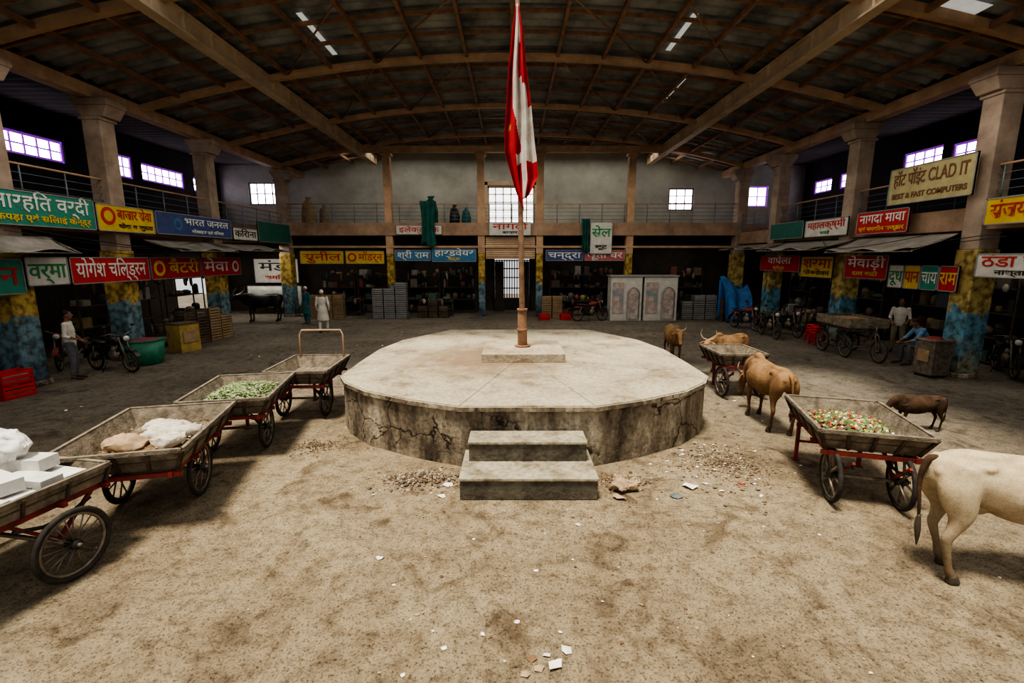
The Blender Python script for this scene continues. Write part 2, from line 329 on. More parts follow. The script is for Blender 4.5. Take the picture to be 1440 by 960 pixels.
for (x0, x1, y0, y1) in ((-5.25, -5.1, 12.6, 15.0), (4.45, 4.6, 12.8, 14.9), (5.6, 5.72, 16.4, 19.0), (9.0, 9.8, 10.6, 11.0)):
    b.grid(lambda u, v: (x0+(x1-x0)*u, y0+(y1-y0)*v, arch(x0+(x1-x0)*u)+0.155), 1, 6, M_sky)
b.obj('roof_skylight_strips')
def arcpts(y, x0, x1, dz, n=24): return [(x0+(x1-x0)*i/n, y, arch(x0+(x1-x0)*i/n)+dz) for i in range(n+1)]
b = MB()
for y in (24.3, 20.0, 15.4):
    b.tube(arcpts(y, -11.5, 11.5, -0.05), (0.13, 0.13), M_beam, seg=4, side=(0, 1, 0), smooth=False, off=math.pi/4)
    b.tube(arcpts(y, -11.5, 11.5, -0.0), (0.16, 0.03), M_beam, seg=4, side=(0, 1, 0), smooth=False, off=math.pi/4)
b.tube(arcpts(YO, -7.5, 7.5, 0.0), (0.13, 0.16), M_beam, seg=4, side=(0, 1, 0), smooth=False, off=math.pi/4)
for y in (11, 6.5, 2):
    for s in (-1, 1): b.tube(arcpts(y, s*11.5, s*7.4, 0), (0.12, 0.14), M_beam, seg=4, side=(0, 1, 0), smooth=False, off=math.pi/4)
b.obj('roof_arch_girders')
b = MB()
y = 11.8
while y < 27:
    if min(abs(y-q) for q in (24.3, 20, 15.4)) > 0.4: b.tube(arcpts(y, -11.5, 11.5, 0.06), (0.05, 0.06), M_rust, seg=4, side=(0, 1, 0), smooth=False, off=math.pi/4)
    y += 1.12
for s in (-1, 1):
    for y in (1.5, 3, 4.5, 6, 7.5, 9, 10.2, 11.4):
        b.tube(arcpts(y, s*11.5, s*7.4, 0.06, 8), (0.05, 0.06), M_rust, seg=4, side=(0, 1, 0), smooth=False, off=math.pi/4)
for i in range(-5, 6):
    x = i*1.36
    b.bar((x, YO, arch(x)-0.02), (x, 27, arch(x)-0.02), 0.09, 0.12, M_rust, side=(1, 0, 0))
for s in (-1, 1):
    for x in (8.7, 10.1): b.bar((s*x, 0, arch(x)-0.02), (s*x, 27, arch(x)-0.02), 0.09, 0.12, M_rust, side=(1, 0, 0))
for y0, y1 in ((15.4, 20), (20, 24.3), (12, 15.4)):
    for s in (-1, 1):
        for xa, xb in ((1.36, 4.08), (4.08, 6.8)):
            b.tube([(s*xa, y0, arch(xa)-0.05), (s*(xa+xb)/2, (y0+y1)/2, arch((xa+xb)/2)-0.05), (s*xb, y1, arch(xb)-0.05)], 0.025, M_rust, seg=5)
b.obj('roof_purlins')
for s in (-1, 1):
    b = MB(); x = s*7.4
    b.box((x, 12.9, 7.95), (0.30, 27.4, 0.05), M_beaml); b.box((x, 12.9, 8.37), (0.30, 27.4, 0.05), M_beaml); b.box((x, 12.9, 8.16), (0.14, 27.4, 0.40), M_beaml)
    for k in range(28): b.box((x, -0.5+k, 8.16), (0.28, 0.03, 0.38), M_beaml)
    b.obj('roof_beam')
for s in (-1, 1):
    b = MB(); b.box((s*11.5, 12.9, 7.42), (0.35, 27.4, 0.32), M_beam); b.box((s*11.5, 12.9, 7.8), (0.2, 27.4, 0.4), M_walld)
    b.obj('eave_beam')
colsL = [3.0, 7.0, 10.8, 13.9, 18.4, 24.4]; colsR = [3.0, 7.4, 11.8, 16.3, 20.9, 24.4]
for s, ys in ((-1, colsL), (1, colsR)):
    for y in ys:
        b = MB(); x = s*11.5
        b.box((x, y, 1.6), (0.56, 0.56, 3.2), M_pilL if s < 0 else M_pilR)
        b.box((x, y, 5.3), (0.50, 0.50, 4.2), M_col)
        b.box((x, y, 6.75), (0.60, 0.60, 0.08), M_col)
        b.box((x-s*0.10, y, 6.93), (0.62, 0.56, 0.28), M_col, taper=(1.5, 1.2))
        b.box((x-s*0.10, y, 7.16), (0.98, 0.70, 0.18), M_col)
        b.box((x, y, 0.06), (0.64, 0.64, 0.12), M_conc)
        b.obj('column', bevel=0.02)
for x in [-6.2, -1.55, 1.4, 5.95]:
    b = MB(); b.box((x, 24.4, 1.6), (0.34, 0.34, 3.2), M_pilL); b.box((x, 24.4, 5.7), (0.36, 0.36, 5.0), M_beam); b.box((x, 24.4, 8.0), (0.5, 0.5, 0.12), M_beam)
    b.obj('column', bevel=0.015)
b = MB(); b.box((0, 25.8, 4.4), (32.6, 3.1, 0.5), M_deck); b.box((0, 24.22, 4.42), (23, 0.12, 0.62), M_deck); b.box((0, 24.25, 3.55), (22.8, 0.1, 0.10), M_beam)
b.box((0, 24.4, 8.25), (23, 0.3, 0.28), M_beam)
b.obj('floor_gallery_back')
for s in (-1, 1):
    b = MB(); b.box((s*13.9, 11.6, 3.95), (4.7, 25.3, 0.4), M_deck); b.box((s*11.5, 11.6, 3.95), (0.3, 25.3, 0.55), M_deck)
    b.obj('floor_gallery_side')
def wall_x(x, y0, y1, z0, z1, m, name, wins=()):
    b = MB(); ys = sorted(wins); cur = y0
    for (a, c, zb, zt) in ys:
        b.box((x, (cur+a)/2, (z0+z1)/2), (0.25, a-cur, z1-z0), m)
        b.box((x, (a+c)/2, (z0+zb)/2), (0.25, c-a, zb-z0), m); b.box((x, (a+c)/2, (zt+z1)/2), (0.25, c-a, z1-zt), m); cur = c
    b.box((x, (cur+y1)/2, (z0+z1)/2), (0.25, y1-cur, z1-z0), m); return b.obj(name)
def wall_y(y, x0, x1, z0, z1, m, name, wins=()):
    b = MB(); cur = x0
    for (a, c, zb, zt) in sorted(wins):
        b.box(((cur+a)/2, y, (z0+z1)/2), (a-cur, 0.25, z1-z0), m)
        if zb > z0: b.box(((a+c)/2, y, (z0+zb)/2), (c-a, 0.25, zb-z0), m)
        b.box(((a+c)/2, y, (zt+z1)/2), (c-a, 0.25, z1-zt), m); cur = c
    b.box(((cur+x1)/2, y, (z0+z1)/2), (x1-cur, 0.25, z1-z0), m); return b.obj(name)
WL = [(15.2, 17.9, 6.35, 7.1), (20.2, 21.0, 6.3, 7.2), (21.5, 24.2, 6.35, 7.1), (24.9, 26.6, 6.35, 7.05)]
WR = [(16.4, 18.2, 6.35, 7.1), (18.6, 20.4, 6.5, 7.2), (22.3, 24.2, 6.35, 7.05), (24.8, 26.2, 6.35, 7.0)]
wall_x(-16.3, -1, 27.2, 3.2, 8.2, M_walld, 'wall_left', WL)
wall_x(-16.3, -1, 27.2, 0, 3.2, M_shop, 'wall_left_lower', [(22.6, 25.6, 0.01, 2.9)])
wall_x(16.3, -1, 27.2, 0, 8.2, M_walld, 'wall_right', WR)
WB = [(-14.6, -12.9, 5.9, 7.1), (-1.35, 1.25, 4.8, 6.9), (8.7, 10.1, 5.6, 6.8), (12.6, 14.2, 5.8, 6.9)]
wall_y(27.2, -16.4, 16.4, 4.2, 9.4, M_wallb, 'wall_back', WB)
wall_y(27.2, -16.4, 16.4, 0, 4.2, M_shop, 'wall_back_lower', [(-1.0, 1.0, 0, 3.0)])
wn = [1]
def window(kind, at, a, c, zb, zt, frame, pane):
    b = MB(); w = c-a; h = zt-zb; mid = (a+c)/2; zm = (zb+zt)/2
    def bx(u, z, du, dz, th, m, off=0):
        if kind == 'x': b.box((at+off, u, z), (th, du, dz), m)
        else: b.box((u, at+off, z), (du, th, dz), m)
    bx(mid, zm, w, h, 0.02, pane)
    for z in (zb+0.04, zt-0.04): bx(mid, z, w, 0.08, 0.14, frame)
    for u in (a+0.04, c-0.04): bx(u, zm, 0.08, h, 0.14, frame)
    n = max(2, int(w/0.42))
    for i in range(1, n): bx(a+w*i/n, zm, 0.06, h-0.1, 0.08, frame)
    k = max(2, int(h/0.4))
    for i in range(1, k): bx(mid, zb+h*i/k, w-0.1, 0.05, 0.08, frame)
    b.obj('window_%d' % wn[0]); wn[0] += 1
for w in WL: window('x', -16.3, *w, M_purple, M_win)
for w in WR: window('x', 16.3, *w, M_purple, M_win)
window('y', 27.2, *WB[0], M_frame, M_win); window('y', 27.2, *WB[1], M_beaml, M_win2); window('y', 27.2, *WB[2], M_frame, M_win); window('y', 27.2, *WB[3], M_purple, M_win)
b = MB()
for x in (-1.45, 1.35): b.box((x, 27.0, 5.9), (0.2, 0.2, 2.4), M_beaml)
b.box((-0.05, 27.0, 7.05), (3.0, 0.2, 0.2), M_beaml); b.obj('trim_1')
b = MB()
for i in range(15): b.box((-1+0.1428*i, 26.9, 1.45), (0.05, 0.035, 2.9), M_black)
for z in (0.1, .7, 1.3, 1.9, 2.4, 2.85): b.box((0, 26.9, z), (2.0, 0.05, 0.06), M_black)
b.box((0, 26.9, .4), (2.0, .03, .7), M_black); b.box((-.72, 26.88, 1.4), (.5, .03, 2.8), M_shop); b.box((.72, 26.88, 1.4), (.5, .03, 2.8), M_shop)
b.obj('door_1')
b = MB()
b.grid(lambda u, v: (-1.33+2.5*u, 24.3+0.03*math.sin(v*math.pi*20), 3.0+1.05*v), 2, 80, M_beaml); b.box((-0.08, 24.33, 3.5), (2.5, 0.03, 1.1), M_beam)
b.obj('roller_shutter')
def railing(p0, p1, name):
    b = MB(); p0 = V(p0); p1 = V(p1); L = (p1-p0).length; n = int(L/1.1)
    for i in range(n+1): b.tube([p0.lerp(p1, i/n), p0.lerp(p1, i/n)+V((0, 0, 0.95))], 0.02, M_rail, seg=6)
    for z in (0.2, 0.38, 0.56, 0.75, 0.95): b.tube([p0+V((0, 0, z)), p1+V((0, 0, z))], 0.010 if z < 0.9 else 0.028, M_rail if z < 0.9 else M_beam, seg=6)
    return b.obj(name)
railing((-11.3, 24.3, 4.7), (11.3, 24.3, 4.7), 'balcony_railing')
railing((-11.45, 0, 4.2), (-11.45, 24, 4.2), 'balcony_railing'); railing((11.45, 0, 4.2), (11.45, 24, 4.2), 'balcony_railing')

# ------------------------------------------------------------------ platform
cx = 0.22
half = [(0.97, 6.4), (1.75, 6.72), (2.55, 7.2), (3.05, 7.72), (3.27, 8.15), (3.30, 9.3), (3.28, 10.6), (3.0, 11.9), (2.0, 13.6)]
poly = [(cx-x, y) for x, y in reversed(half)]+[(cx+x, y) for x, y in half]
b = MB()
n = len(poly); cpt = V((cx, 9.9))
def shr(p, d):
    q = V(p)-cpt; return cpt+q*(1-d/q.length)
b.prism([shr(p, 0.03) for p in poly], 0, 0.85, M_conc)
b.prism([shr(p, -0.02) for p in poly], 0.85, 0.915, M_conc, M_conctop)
idx = [0, 1, 4, 8, 9, 13, 16, 17]
for a, c in zip(idx, idx[1:]+[idx[0]+n]):
    pts = [cpt]+[V(poly[i % n]) for i in range(a, c+1)]
    ce = sum(pts, V((0, 0)))/len(pts)
    pts = [p+(ce-p).normalized()*0.010 for p in pts]
    b.prism([tuple(p) for p in pts], 0.90, 0.93, M_conctop)
b.obj('octagonal_platform')
def blocked(x, y, pad=0.0):
    if y > 5.40-pad and abs(x-.21) < .92+pad: return True
    for (hx, hy), (gx, gy) in zip(half, half[1:]):
        if hy-pad <= y <= gy and abs(x-cx) < hx+(gx-hx)*max(0, (y-hy))/(gy-hy)+.06+pad: return True
    return False
b = MB()
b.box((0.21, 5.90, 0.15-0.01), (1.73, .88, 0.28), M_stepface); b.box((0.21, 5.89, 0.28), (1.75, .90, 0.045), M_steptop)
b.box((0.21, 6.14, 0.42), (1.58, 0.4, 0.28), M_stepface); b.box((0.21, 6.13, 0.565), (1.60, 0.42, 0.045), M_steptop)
b.obj('concrete_steps', bevel=0.012)
b = MB(); px, py = 0.23, 10.05
b.box((px, py-.05, 0.93+0.085), (1.68, 1.6, 0.17), M_slab)
b.tube([(px, py, 1.10), (px, py, 1.14)], 0.17, M_rust, seg=20)
b.tube([(px, py, 1.1), (px-0.015, py, 1.9)], [0.105, 0.095], M_rust, seg=18)
for z in (1.45, 1.88): b.tube([(px-0.01, py, z), (px-0.01, py, z+0.05)], 0.115, M_rust, seg=18)
b.tube([(px-0.015, py, 1.9), (px-0.07, py, 5.0), (px-0.13, py, 8.05)], [0.06, 0.052, 0.045], mat('pole_paint', (0.42, 0.28, 0.18), (0.20, 0.12, 0.08), 6, 0.6), seg=14)
b.ell((px-0.13, py, 8.1), (0.09, 0.09, 0.07), M_red); b.tube([(px-0.13, py, 8.12), (px-0.13, py, 8.35)], [0.05, 0.008], M_steel)
b.obj('flagpole', bevel=0.006)
FR = mat('flag_red', (0.55, 0.015, 0.025), (0.36, 0.01, 0.015), 4, 0.8); FW = mat('flag_white', (0.68, 0.64, 0.58), (0.5, 0.44, 0.38), 4, 0.85); FY = mat('flag_gold', (0.60, 0.30, 0.05), None, 4, 0.8)
def itp(tab, s):
    for (a, va), (c, vc) in zip(tab, tab[1:]):
        if s <= c: return va+(vc-va)*max(0, (s-a))/(c-a)
    return tab[-1][1]
wl = [(0, .03), (.12, .12), (.35, .20), (.62, .32), (.72, .30), (.8, .20), (.9, .10), (1, -0.05)]
wr = [(0, .03), (.12, .08), (.35, .18), (.6, .24), (.8, .33), (.9, .34), (1, .14)]
def ff(u, v):
    t = 2*u-1; z = 7.72-3.58*v
    a = itp(wl, v); c = itp(wr, v); x = (px-0.13+0.09*v)+(t*a if t < 0 else t*c)+.012*math.sin(v*14)
    zz = z+0.10*t*v-0.25*max(0, -t)*v*(v > .5)*(v-.5)
    return (x, py-0.21+0.10*math.sin(t*8+v*3)*min(1, v*3)+0.045*math.sin(t*17+v*5)*v, zz)
def fmf(u, v):
    if u < 0.25: return FY if (0.59 < v < 0.62 and 0.12 < u < 0.20) else FR
    if u < 0.55: return FW if v < 0.52+0.7*(u-0.27) else (FW if 0.74 < v < 0.80 and u > .35 else FR)
    if u < 0.68: return FR if .18 < v < 0.36 else FW
    if u < 0.86: return (FW if v < 0.80 else FR) if v > .40 else FR
    return FR if v < 0.52 or v > 0.82 else FW
b = MB(); b.grid(ff, 44, 70, FR, True, fmf); b.obj('flag', solid=0.006)

# ------------------------------------------------------------------ hand carts
def wheel(b, c, Rw, axis=(1, 0, 0), spokes=12, rs=0.010, hub=0.045, rim=M_steel):
    c = V(c); ax = V(axis).normalized()
    b.ring(c, Rw-0.028, 0.028, ax, M_tyre); b.ring(c, Rw-0.065, 0.016, ax, rim)
    b.tube([c-ax*0.06, c+ax*0.06], hub, M_black, seg=12); b.tube([c-ax*0.09, c+ax*0.09], hub*0.45, M_steel, seg=8)
    u = ax.orthogonal().normalized(); w = ax.cross(u)
    for i in range(spokes):
        a = 2*math.pi*i/spokes; d = u*math.cos(a)+w*math.sin(a)
        b.tube([c+ax*(0.03 if i % 2 else -0.03), c+d*(Rw-0.06)], rs, rim, seg=5)
def handcart(loc, rz, W=1.35, L=1.75, wy=0.0, fill=None, legs=-1, rail=False, Rw=0.345, ws=0.40, spokes=12, rs=0.010, zt=0.95, lx=.4, zb=.70, fl=.11):
    b = MB(); th = 0.025
    w2, l2 = W/2, L/2; wi, li = w2-fl, l2-fl
    for k in range(7):
        pw = 2*wi/7; b.box((-wi+pw*(k+.5), 0, zb+0.012), (pw-.008, 2*li, 0.025), M_wood)
    oc = [(-w2, -l2), (w2, -l2), (w2, l2), (-w2, l2)]; ic = [(-wi, -li), (wi, -li), (wi, li), (-wi, li)]
    for i in range(4):
        j = (i+1) % 4
        A0 = V((*ic[i], zb)); A1 = V((*ic[j], zb)); B0 = V((*oc[i], zt)); B1 = V((*oc[j], zt))
        inn = V((-(oc[i][0]+oc[j][0]), -(oc[i][1]+oc[j][1]), 0)).normalized()*th
        vs = [A0, A1, B1, B0, A0+inn, A1+inn, B1+inn, B0+inn]
        b.add(vs, [(0, 1, 2, 3), (5, 4, 7, 6), (3, 2, 6, 7), (0, 4, 5, 1), (0, 3, 7, 4), (1, 5, 6, 2)], M_wood)
        b.bar(B0, B1, 0.045, 0.04, M_wood, side=(0, 0, 1))
        M_ = A0.lerp(B0, .5); N_ = A1.lerp(B1, .5); b.bar(M_-inn*.15, N_-inn*.15, .012, .008, M_woodd, side=(0, 0, 1))
        for k in range(0, 5):
            b.bar(A0.lerp(A1, k/4)-inn*0.5, B0.lerp(B1, k/4)-inn*0.5, 0.035, 0.02, M_woodd)
    for x in (-wi*0.92, wi*0.92): b.box((x, 0, zb-0.035), (0.045, L*0.98, 0.06), M_red)
    for y in (-l2*0.93, -l2*0.4, l2*0.4, l2*0.93): b.box((0, y, zb-0.035), (2*wi+0.12, 0.045, 0.05), M_red)
    sp = min(ws-0.09, wi*.92)
    for s in (-1, 1):
        for q in (-1, 1): b.bar((s*sp, wy+q*0.35, zb-0.05), (s*sp, wy, Rw+0.03), 0.03, 0.03, M_red)
        b.tube([(s*sp, wy-0.32, zb-0.12), (s*sp, wy-0.1, zb-0.2), (s*sp, wy+0.1, zb-0.2), (s*sp, wy+0.32, zb-0.12)], 0.018, M_black, seg=6)
        wheel(b, (s*ws, wy, Rw), Rw, spokes=spokes, rs=rs)
    b.tube([(-ws, wy, Rw), (ws, wy, Rw)], 0.022, M_steel, seg=8)
    if legs:
        for s in (-1, 1):
            b.box((s*wi*lx, legs*l2*0.85, (zb-0.05)/2), (0.045, 0.045, zb-0.05), M_red); b.box((s*wi*lx, legs*l2*0.85, 0.01), (0.09, 0.09, 0.02), M_red)
        b.box((0, legs*l2*0.85, 0.3), (2*wi*lx, 0.03, 0.03), M_red)
    if rail:
        b.tube([(-w2*0.8, l2*0.95, zb), (-w2*0.8, l2*1.0, 1.40), (-w2*0.72, l2, 1.5), (w2*0.72, l2, 1.5), (w2*0.8, l2, 1.40), (w2*0.8, l2*0.95, zb)], 0.018, M_beam, seg=8)
    if fill == 'greens':
        b.ell((0, 0, zb+0.03), (wi*0.98, li*0.98, 0.20), M_green2, u=24, w=10)
        for i in range(1500):
            a = R.uniform(-wi, wi)*0.97; c = R.uniform(-li, li)*0.97
            h = zb+0.05+0.17*max(0, 1-(a/wi)**4)*max(0, 1-(c/li)**4)+R.uniform(0, .03)
            d = R.uniform(0, math.pi); u = V((math.cos(d), math.sin(d), R.uniform(-.3, .3))).normalized(); w = u.orthogonal().normalized()
            b.ell((a, c, h), (0.045, 0.010, 0.010), R.choice([M_green, M_green, M_green, M_green2, M_cloth]), axes=(u, w, u.cross(w)), u=6, w=4)
    if fill == 'veg':
        b.ell((0, 0, zb+0.03), (wi*0.95, li*0.95, 0.16), M_leaf, u=24, w=10)
        for i in range(900):
            a = R.gauss(0, wi*0.45); c = R.gauss(0, li*0.45)
            if abs(a) > wi*0.95 or abs(c) > li*0.95: continue
            h = zb+0.06+0.14*max(0, 1-(a/wi)**2)*max(0, 1-(c/li)**2)+R.uniform(0, .03)
            if R.random() < 0.5:
                u = V((R.uniform(-1, 1), R.uniform(-1, 1), R.uniform(-.3, .3))).normalized(); w = u.orthogonal().normalized()
                b.ell((a, c, h), (0.055, 0.028, 0.006), R.choice([M_green, M_green2, M_green2, M_leaf]), axes=(u, w, u.cross(w)), u=7, w=4)
            else:
                r = R.uniform(0.012, 0.027); b.ell((a, c, h), (r, r*R.uniform(.7, 1), r), R.choice([M_redv, M_redv, M_yel, M_paper, M_tan]), u=8, w=6)
    if fill == 'sacks':
        b.ell((-0.05, 0, zb+0.02), (wi*0.9, li*0.9, 0.08), M_leaf, u=20)
        def lump(c, r, m, seed):
            q = MB(); q.ell(c, r, m, u=48, w=30); q.v = [p+V(mnoise.noise_vector(p*5+V((seed,)*3)))*0.06+V(mnoise.noise_vector(p*16+V((seed,)*3)))*0.025 for p in q.v]; b.add(q.v, q.f, m, True)
        lump((0.16, 0.22, zb+0.12), (0.30, 0.24, 0.10), M_cloth, 1); lump((-0.20, -0.22, zb+0.13), (0.24, 0.15, 0.09), M_tan, 2); lump((0.22, -0.12, zb+0.11), (0.18, 0.22, 0.08), M_cloth, 3); lump((-0.08, 0.42, zb+0.11), (0.24, 0.14, 0.07), M_cloth, 4); lump((0.0, 0.0, zb+0.12), (0.2, 0.16, 0.09), M_cloth, 7)
        for i in range(120): r = R.uniform(.012, .03); b.ell((R.uniform(-wi, wi)*.85, R.uniform(-li, li)*.9, zb+.09), (r, r*.7, r*.6), R.choice([M_tan, M_leaf, M_cloth]), u=7, w=5)
    if fill == 'boxes':
        y = -li+.12
        while y < li-.05:
            for (x, dx) in ((-wi*.48, wi*.9), (wi*.5, wi*.85)):
                hh = R.uniform(.13, .2); b.box((x+R.uniform(-.03, .03), y, zb+.03+hh/2), (dx, .19, hh), M_white, RZ(R.uniform(-.08, .08)))
                b.box((x, y-.1, zb+.03+hh*.5), (dx*.5, .006, hh*.4), SG['grey'])
            y += .225
        for (x, y, z, dx, dy, dz, a) in ((-.15, .45, .26, .75, .2, .12, .15), (.15, .1, .25, .6, .2, .12, -.2), (-.2, -.3, .25, .7, .22, .12, .1)): b.box((x, y, zb+z), (dx, dy, dz), M_white, RZ(a))
        q = MB(); q.ell((-0.12, 0.42, zb+0.42), (0.17, 0.14, 0.16), M_white, u=48, w=30); q.v = [p+V(mnoise.noise_vector(p*5))*0.07+V(mnoise.noise_vector(p*15))*0.04 for p in q.v]; b.add(q.v, q.f, M_white, True)
    return b.obj('handcart', loc=(*loc, 0), rz=rz)
handcart((-4.86, 3.88), -0.18, W=1.22, L=1.5, wy=0.27, fill='boxes', legs=-1, ws=0.69, spokes=20, rs=0.006, zb=.76, zt=.93, fl=.04)
handcart((-4.42, 5.5), 0.24, W=1.30, L=1.75, wy=0.05, fill='sacks', legs=1, Rw=.36, ws=.44)
handcart((-4.38, 7.35), 0.20, W=1.22, L=1.6, wy=-0.25, fill='greens', legs=1)
handcart((-4.0, 9.05), 0.05, W=1.12, L=1.5, wy=-0.35, rail=True, legs=1)
handcart((4.50, 5.95), -0.28, W=1.18, L=1.5, wy=-0.60, fill='veg', legs=1, spokes=8, rs=0.016, ws=.37, lx=.85)
handcart((5.0, 10.45), 0.0, W=1.0, L=1.2, wy=-0.5, legs=1, ws=.42)
handcart((7.35, 5.1), 0.05, W=1.2, L=1.3, wy=0, legs=1)

# ------------------------------------------------------------------ animals
def spl(pts, k=4):
    P = [(V(p), r) for p, r in pts]; out = []
    for i in range(len(P)-1):
        p0, p1, p2, p3 = P[max(i-1, 0)], P[i], P[i+1], P[min(i+2, len(P)-1)]
        for j in range(k):
            t = j/k; f = lambda a, b, c, d: .5*((2*b)+(-a+c)*t+(2*a-5*b+4*c-d)*t*t+(-a+3*b-3*c+d)*t**3)
            out.append((V([f(p0[0][q], p1[0][q], p2[0][q], p3[0][q]) for q in range(3)]), tuple(max(.004, f(p0[1][q], p1[1][q], p2[1][q], p3[1][q])) for q in range(2))))
    out.append(P[-1]); return [o[0] for o in out], [o[1] for o in out]
eye = mat('animal_eye', (0.01, 0.008, 0.006), None, 3, 0.15); hornm = mat('horn', (0.42, 0.34, 0.24), (0.2, 0.15, 0.1), 8, 0.5)
def cow(name, loc, heading, s, hide, dark, poll=(1.12, 0, 1.34), hd=(0.72, 0, -0.70), nmid=(0.86, 0, 1.20), horns=True, hump=0.1, legshift=(0, 0, 0, 0), tail=0.0, hornlen=0.24, boss=False, tailm=None):
    b = MB(); Y = V((0, 1, 0))
    def T(pts, seg=16, side=Y, k=4, m=hide): p, r = spl(pts, k); b.tube(p, r, m, seg=seg, side=side)
    T([((-.87, 0, 1.03), (.05, .07)), ((-.80, 0, 1.03), (.14, .16)), ((-.64, 0, 1.03), (.205, .20)), ((-.42, 0, .98), (.215, .24)), ((-.12, 0, .91), (.28, .305)), ((.15, 0, .90), (.275, .33)), ((.38, 0, .93), (.22, .33)), ((.52, 0, .97), (.165, .27)), ((.62, 0, 1.0), (.12, .2))], 24)
    T([((-.86, 0, 1.13), (.03, .03)), ((-.70, 0, 1.205), (.07, .035)), ((-.50, 0, 1.215), (.10, .035)), ((-.1, 0, 1.19), (.06, .04)), ((.25, 0, 1.21), (.06, .05)), ((.5, 0, 1.22), (.06, .05))], 12)
    if hump: T([((.22, 0, 1.21), (.05, .03)), ((.38, 0, 1.26), (.075, hump*.8)), ((.50, 0, 1.25), (.07, hump*.8)), ((.62, 0, 1.16), (.05, .05))], 14)
    for k, q in enumerate((-1, 1)):
        b.ell((-.50, q*.135, 1.145), (.10, .065, .045), hide); b.ell((-.79, q*.085, 1.07), (.07, .05, .06), hide)
        b.ell((.44, q*.115, .98), (.14, .075, .22), hide)
        d = legshift[k+2]
        T([((-.60, q*.10, 1.12), (.09, .16)), ((-.655, q*.125, .98), (.105, .19)), ((-.66+d*.15, q*.14, .84), (.095, .165)), ((-.645+d*.3, q*.15, .72), (.075, .125)), ((-.66+d*.45, q*.155, .62), (.055, .085)), ((-.70+d*.65, q*.16, .53), (.04, .062)), ((-.735+d*.75, q*.16, .46), (.039, .054)), ((-.735+d*.8, q*.16, .41), (.035, .045)), ((-.71+d*.95, q*.158, .28), (.030, .034)), ((-.69+d, q*.156, .17), (.032, .035)), ((-.675+d, q*.155, .12), (.038, .042)), ((-.65+d, q*.155, .075), (.038, .040))], 14)
        b.tube([(-.645+d, q*.155, .085), (-.63+d, q*.155, 0.0)], [(.042, .048), (.054, .064)], dark, seg=12, side=Y)
        d = legshift[k]
        T([((.46, q*.13, .95), (.09, .13)), ((.40, q*.145, .76), (.078, .105)), ((.41+d*.2, q*.15, .64), (.055, .070)), ((.44+d*.5, q*.145, .50), (.042, .048)), ((.455+d*.7, q*.14, .41), (.045, .048)), ((.455+d*.75, q*.14, .36), (.038, .04)), ((.45+d*.9, q*.14, .24), (.029, .031)), ((.445+d, q*.14, .15), (.033, .036)), ((.465+d, q*.14, .075), (.038, .040))], 14)
        b.tube([(.47+d, q*.14, .085), (.485+d, q*.14, 0.0)], [(.042, .048), (.054, .064)], dark, seg=12, side=Y)
    b.ell((-.42, 0, .70), (.11, .08, .06), hide)
    P = V(poll); D = V(hd).normalized(); sd = D.cross(V((0, 0, 1)))
    sd = (sd if sd.length > 0.1 else V((0, -1, 0))).normalized(); up = sd.cross(D)
    T([((.42, 0, 1.02), (.15, .25)), ((.62, 0, 1.05), (.125, .21)), (nmid, (.09, .145)), (P-D*.02-up*.03, (.075, .095))], 16)
    T([((.42, 0, .72), (.05, .08)), ((.60, 0, .78), (.025, .11)), ((.76, 0, .88), (.018, .09)), (V(nmid)+V((.05, 0, -.13)), (.02, .05))], 10)
    p, r = spl([(P-D*.05, (.06, .06)), (P+D*.05, (.10, .09)), (P+D*.15, (.094, .094)), (P+D*.28-up*.01, (.066, .074)), (P+D*.38-up*.02, (.058, .062)), (P+D*.45-up*.025, (.066, .058)), (P+D*.49-up*.03, (.048, .038))], 3); b.tube(p, r, hide, seg=16, side=sd)
    for q in (-1, 1):
        b.tube([P+D*.04+sd*q*.08, P+D*.05+sd*q*.16-up*.02, P+D*.08+sd*q*.24-up*.06, P+D*.10+sd*q*.30-up*.10], [(.025, .018), (.05, .016), (.045, .014), (.01, .006)], hide, seg=10, side=D)
    o = b.fuse(0.015, 5, .6)
    tm = tailm or hide
    tp, tr_ = spl([((-.78, 0, 1.17), (.03, .03)), ((-.86, 0, 1.16), (.032, .032)), ((-.91, tail*.2, 1.06), (.026, .026)), ((-.93, tail*.5, .92), (.02, .02)), ((-.925, tail*.8, .75), (.015, .015)), ((-.91, tail, .58), (.013, .013))], 4)
    o.tube(tp, tr_, tm, seg=10)
    tp, tr_ = spl([((-.91, tail, .62), (.014, .014)), ((-.915, tail*1.05, .52), (.026, .026)), ((-.91, tail*1.1, .42), (.022, .022)), ((-.905, tail*1.1, .32), (.005, .005))], 3); o.tube(tp, tr_, dark, seg=8)
    o.v = [p+V(mnoise.noise_vector(p*4))*0.010 for p in o.v]
    for q in (-1, 1):
        o.ell(P+D*.15+sd*q*.085+up*.03, (.02, .02, .02), eye, u=10, w=7)
        o.ell(P+D*.475+sd*q*.028-up*.01, (.012, .012, .012), eye, u=8, w=6)
        if horns:
            h0 = P+sd*q*.05+up*.04; hl = hornlen
            if boss: pts = [(h0, (.035,)*2), (h0+sd*q*hl*.5-D*.1, (.032,)*2), (h0+sd*q*hl*.8-D*.28+up*.05, (.02,)*2), (h0+sd*q*hl*.6-D*.45+up*.14, (.005,)*2)]
            else: pts = [(h0, (.03,)*2), (h0+sd*q*hl*.40+V((0, 0, hl*.15)), (.026,)*2), (h0+sd*q*hl*.60+V((0, 0, hl*.55)), (.018,)*2), (h0+sd*q*hl*.48+V((0, 0, hl*1.0)), (.005,)*2)]
            tp, tr_ = spl(pts, 4); o.tube(tp, tr_, hornm, seg=10)
    o.tube([P+D*.45-up*.028, P+D*.495-up*.035], [(.063, .055), (.035, .028)], dark, seg=12, side=sd)
    return o.obj(name, loc=(*loc, 0), rz=heading, scale=s)
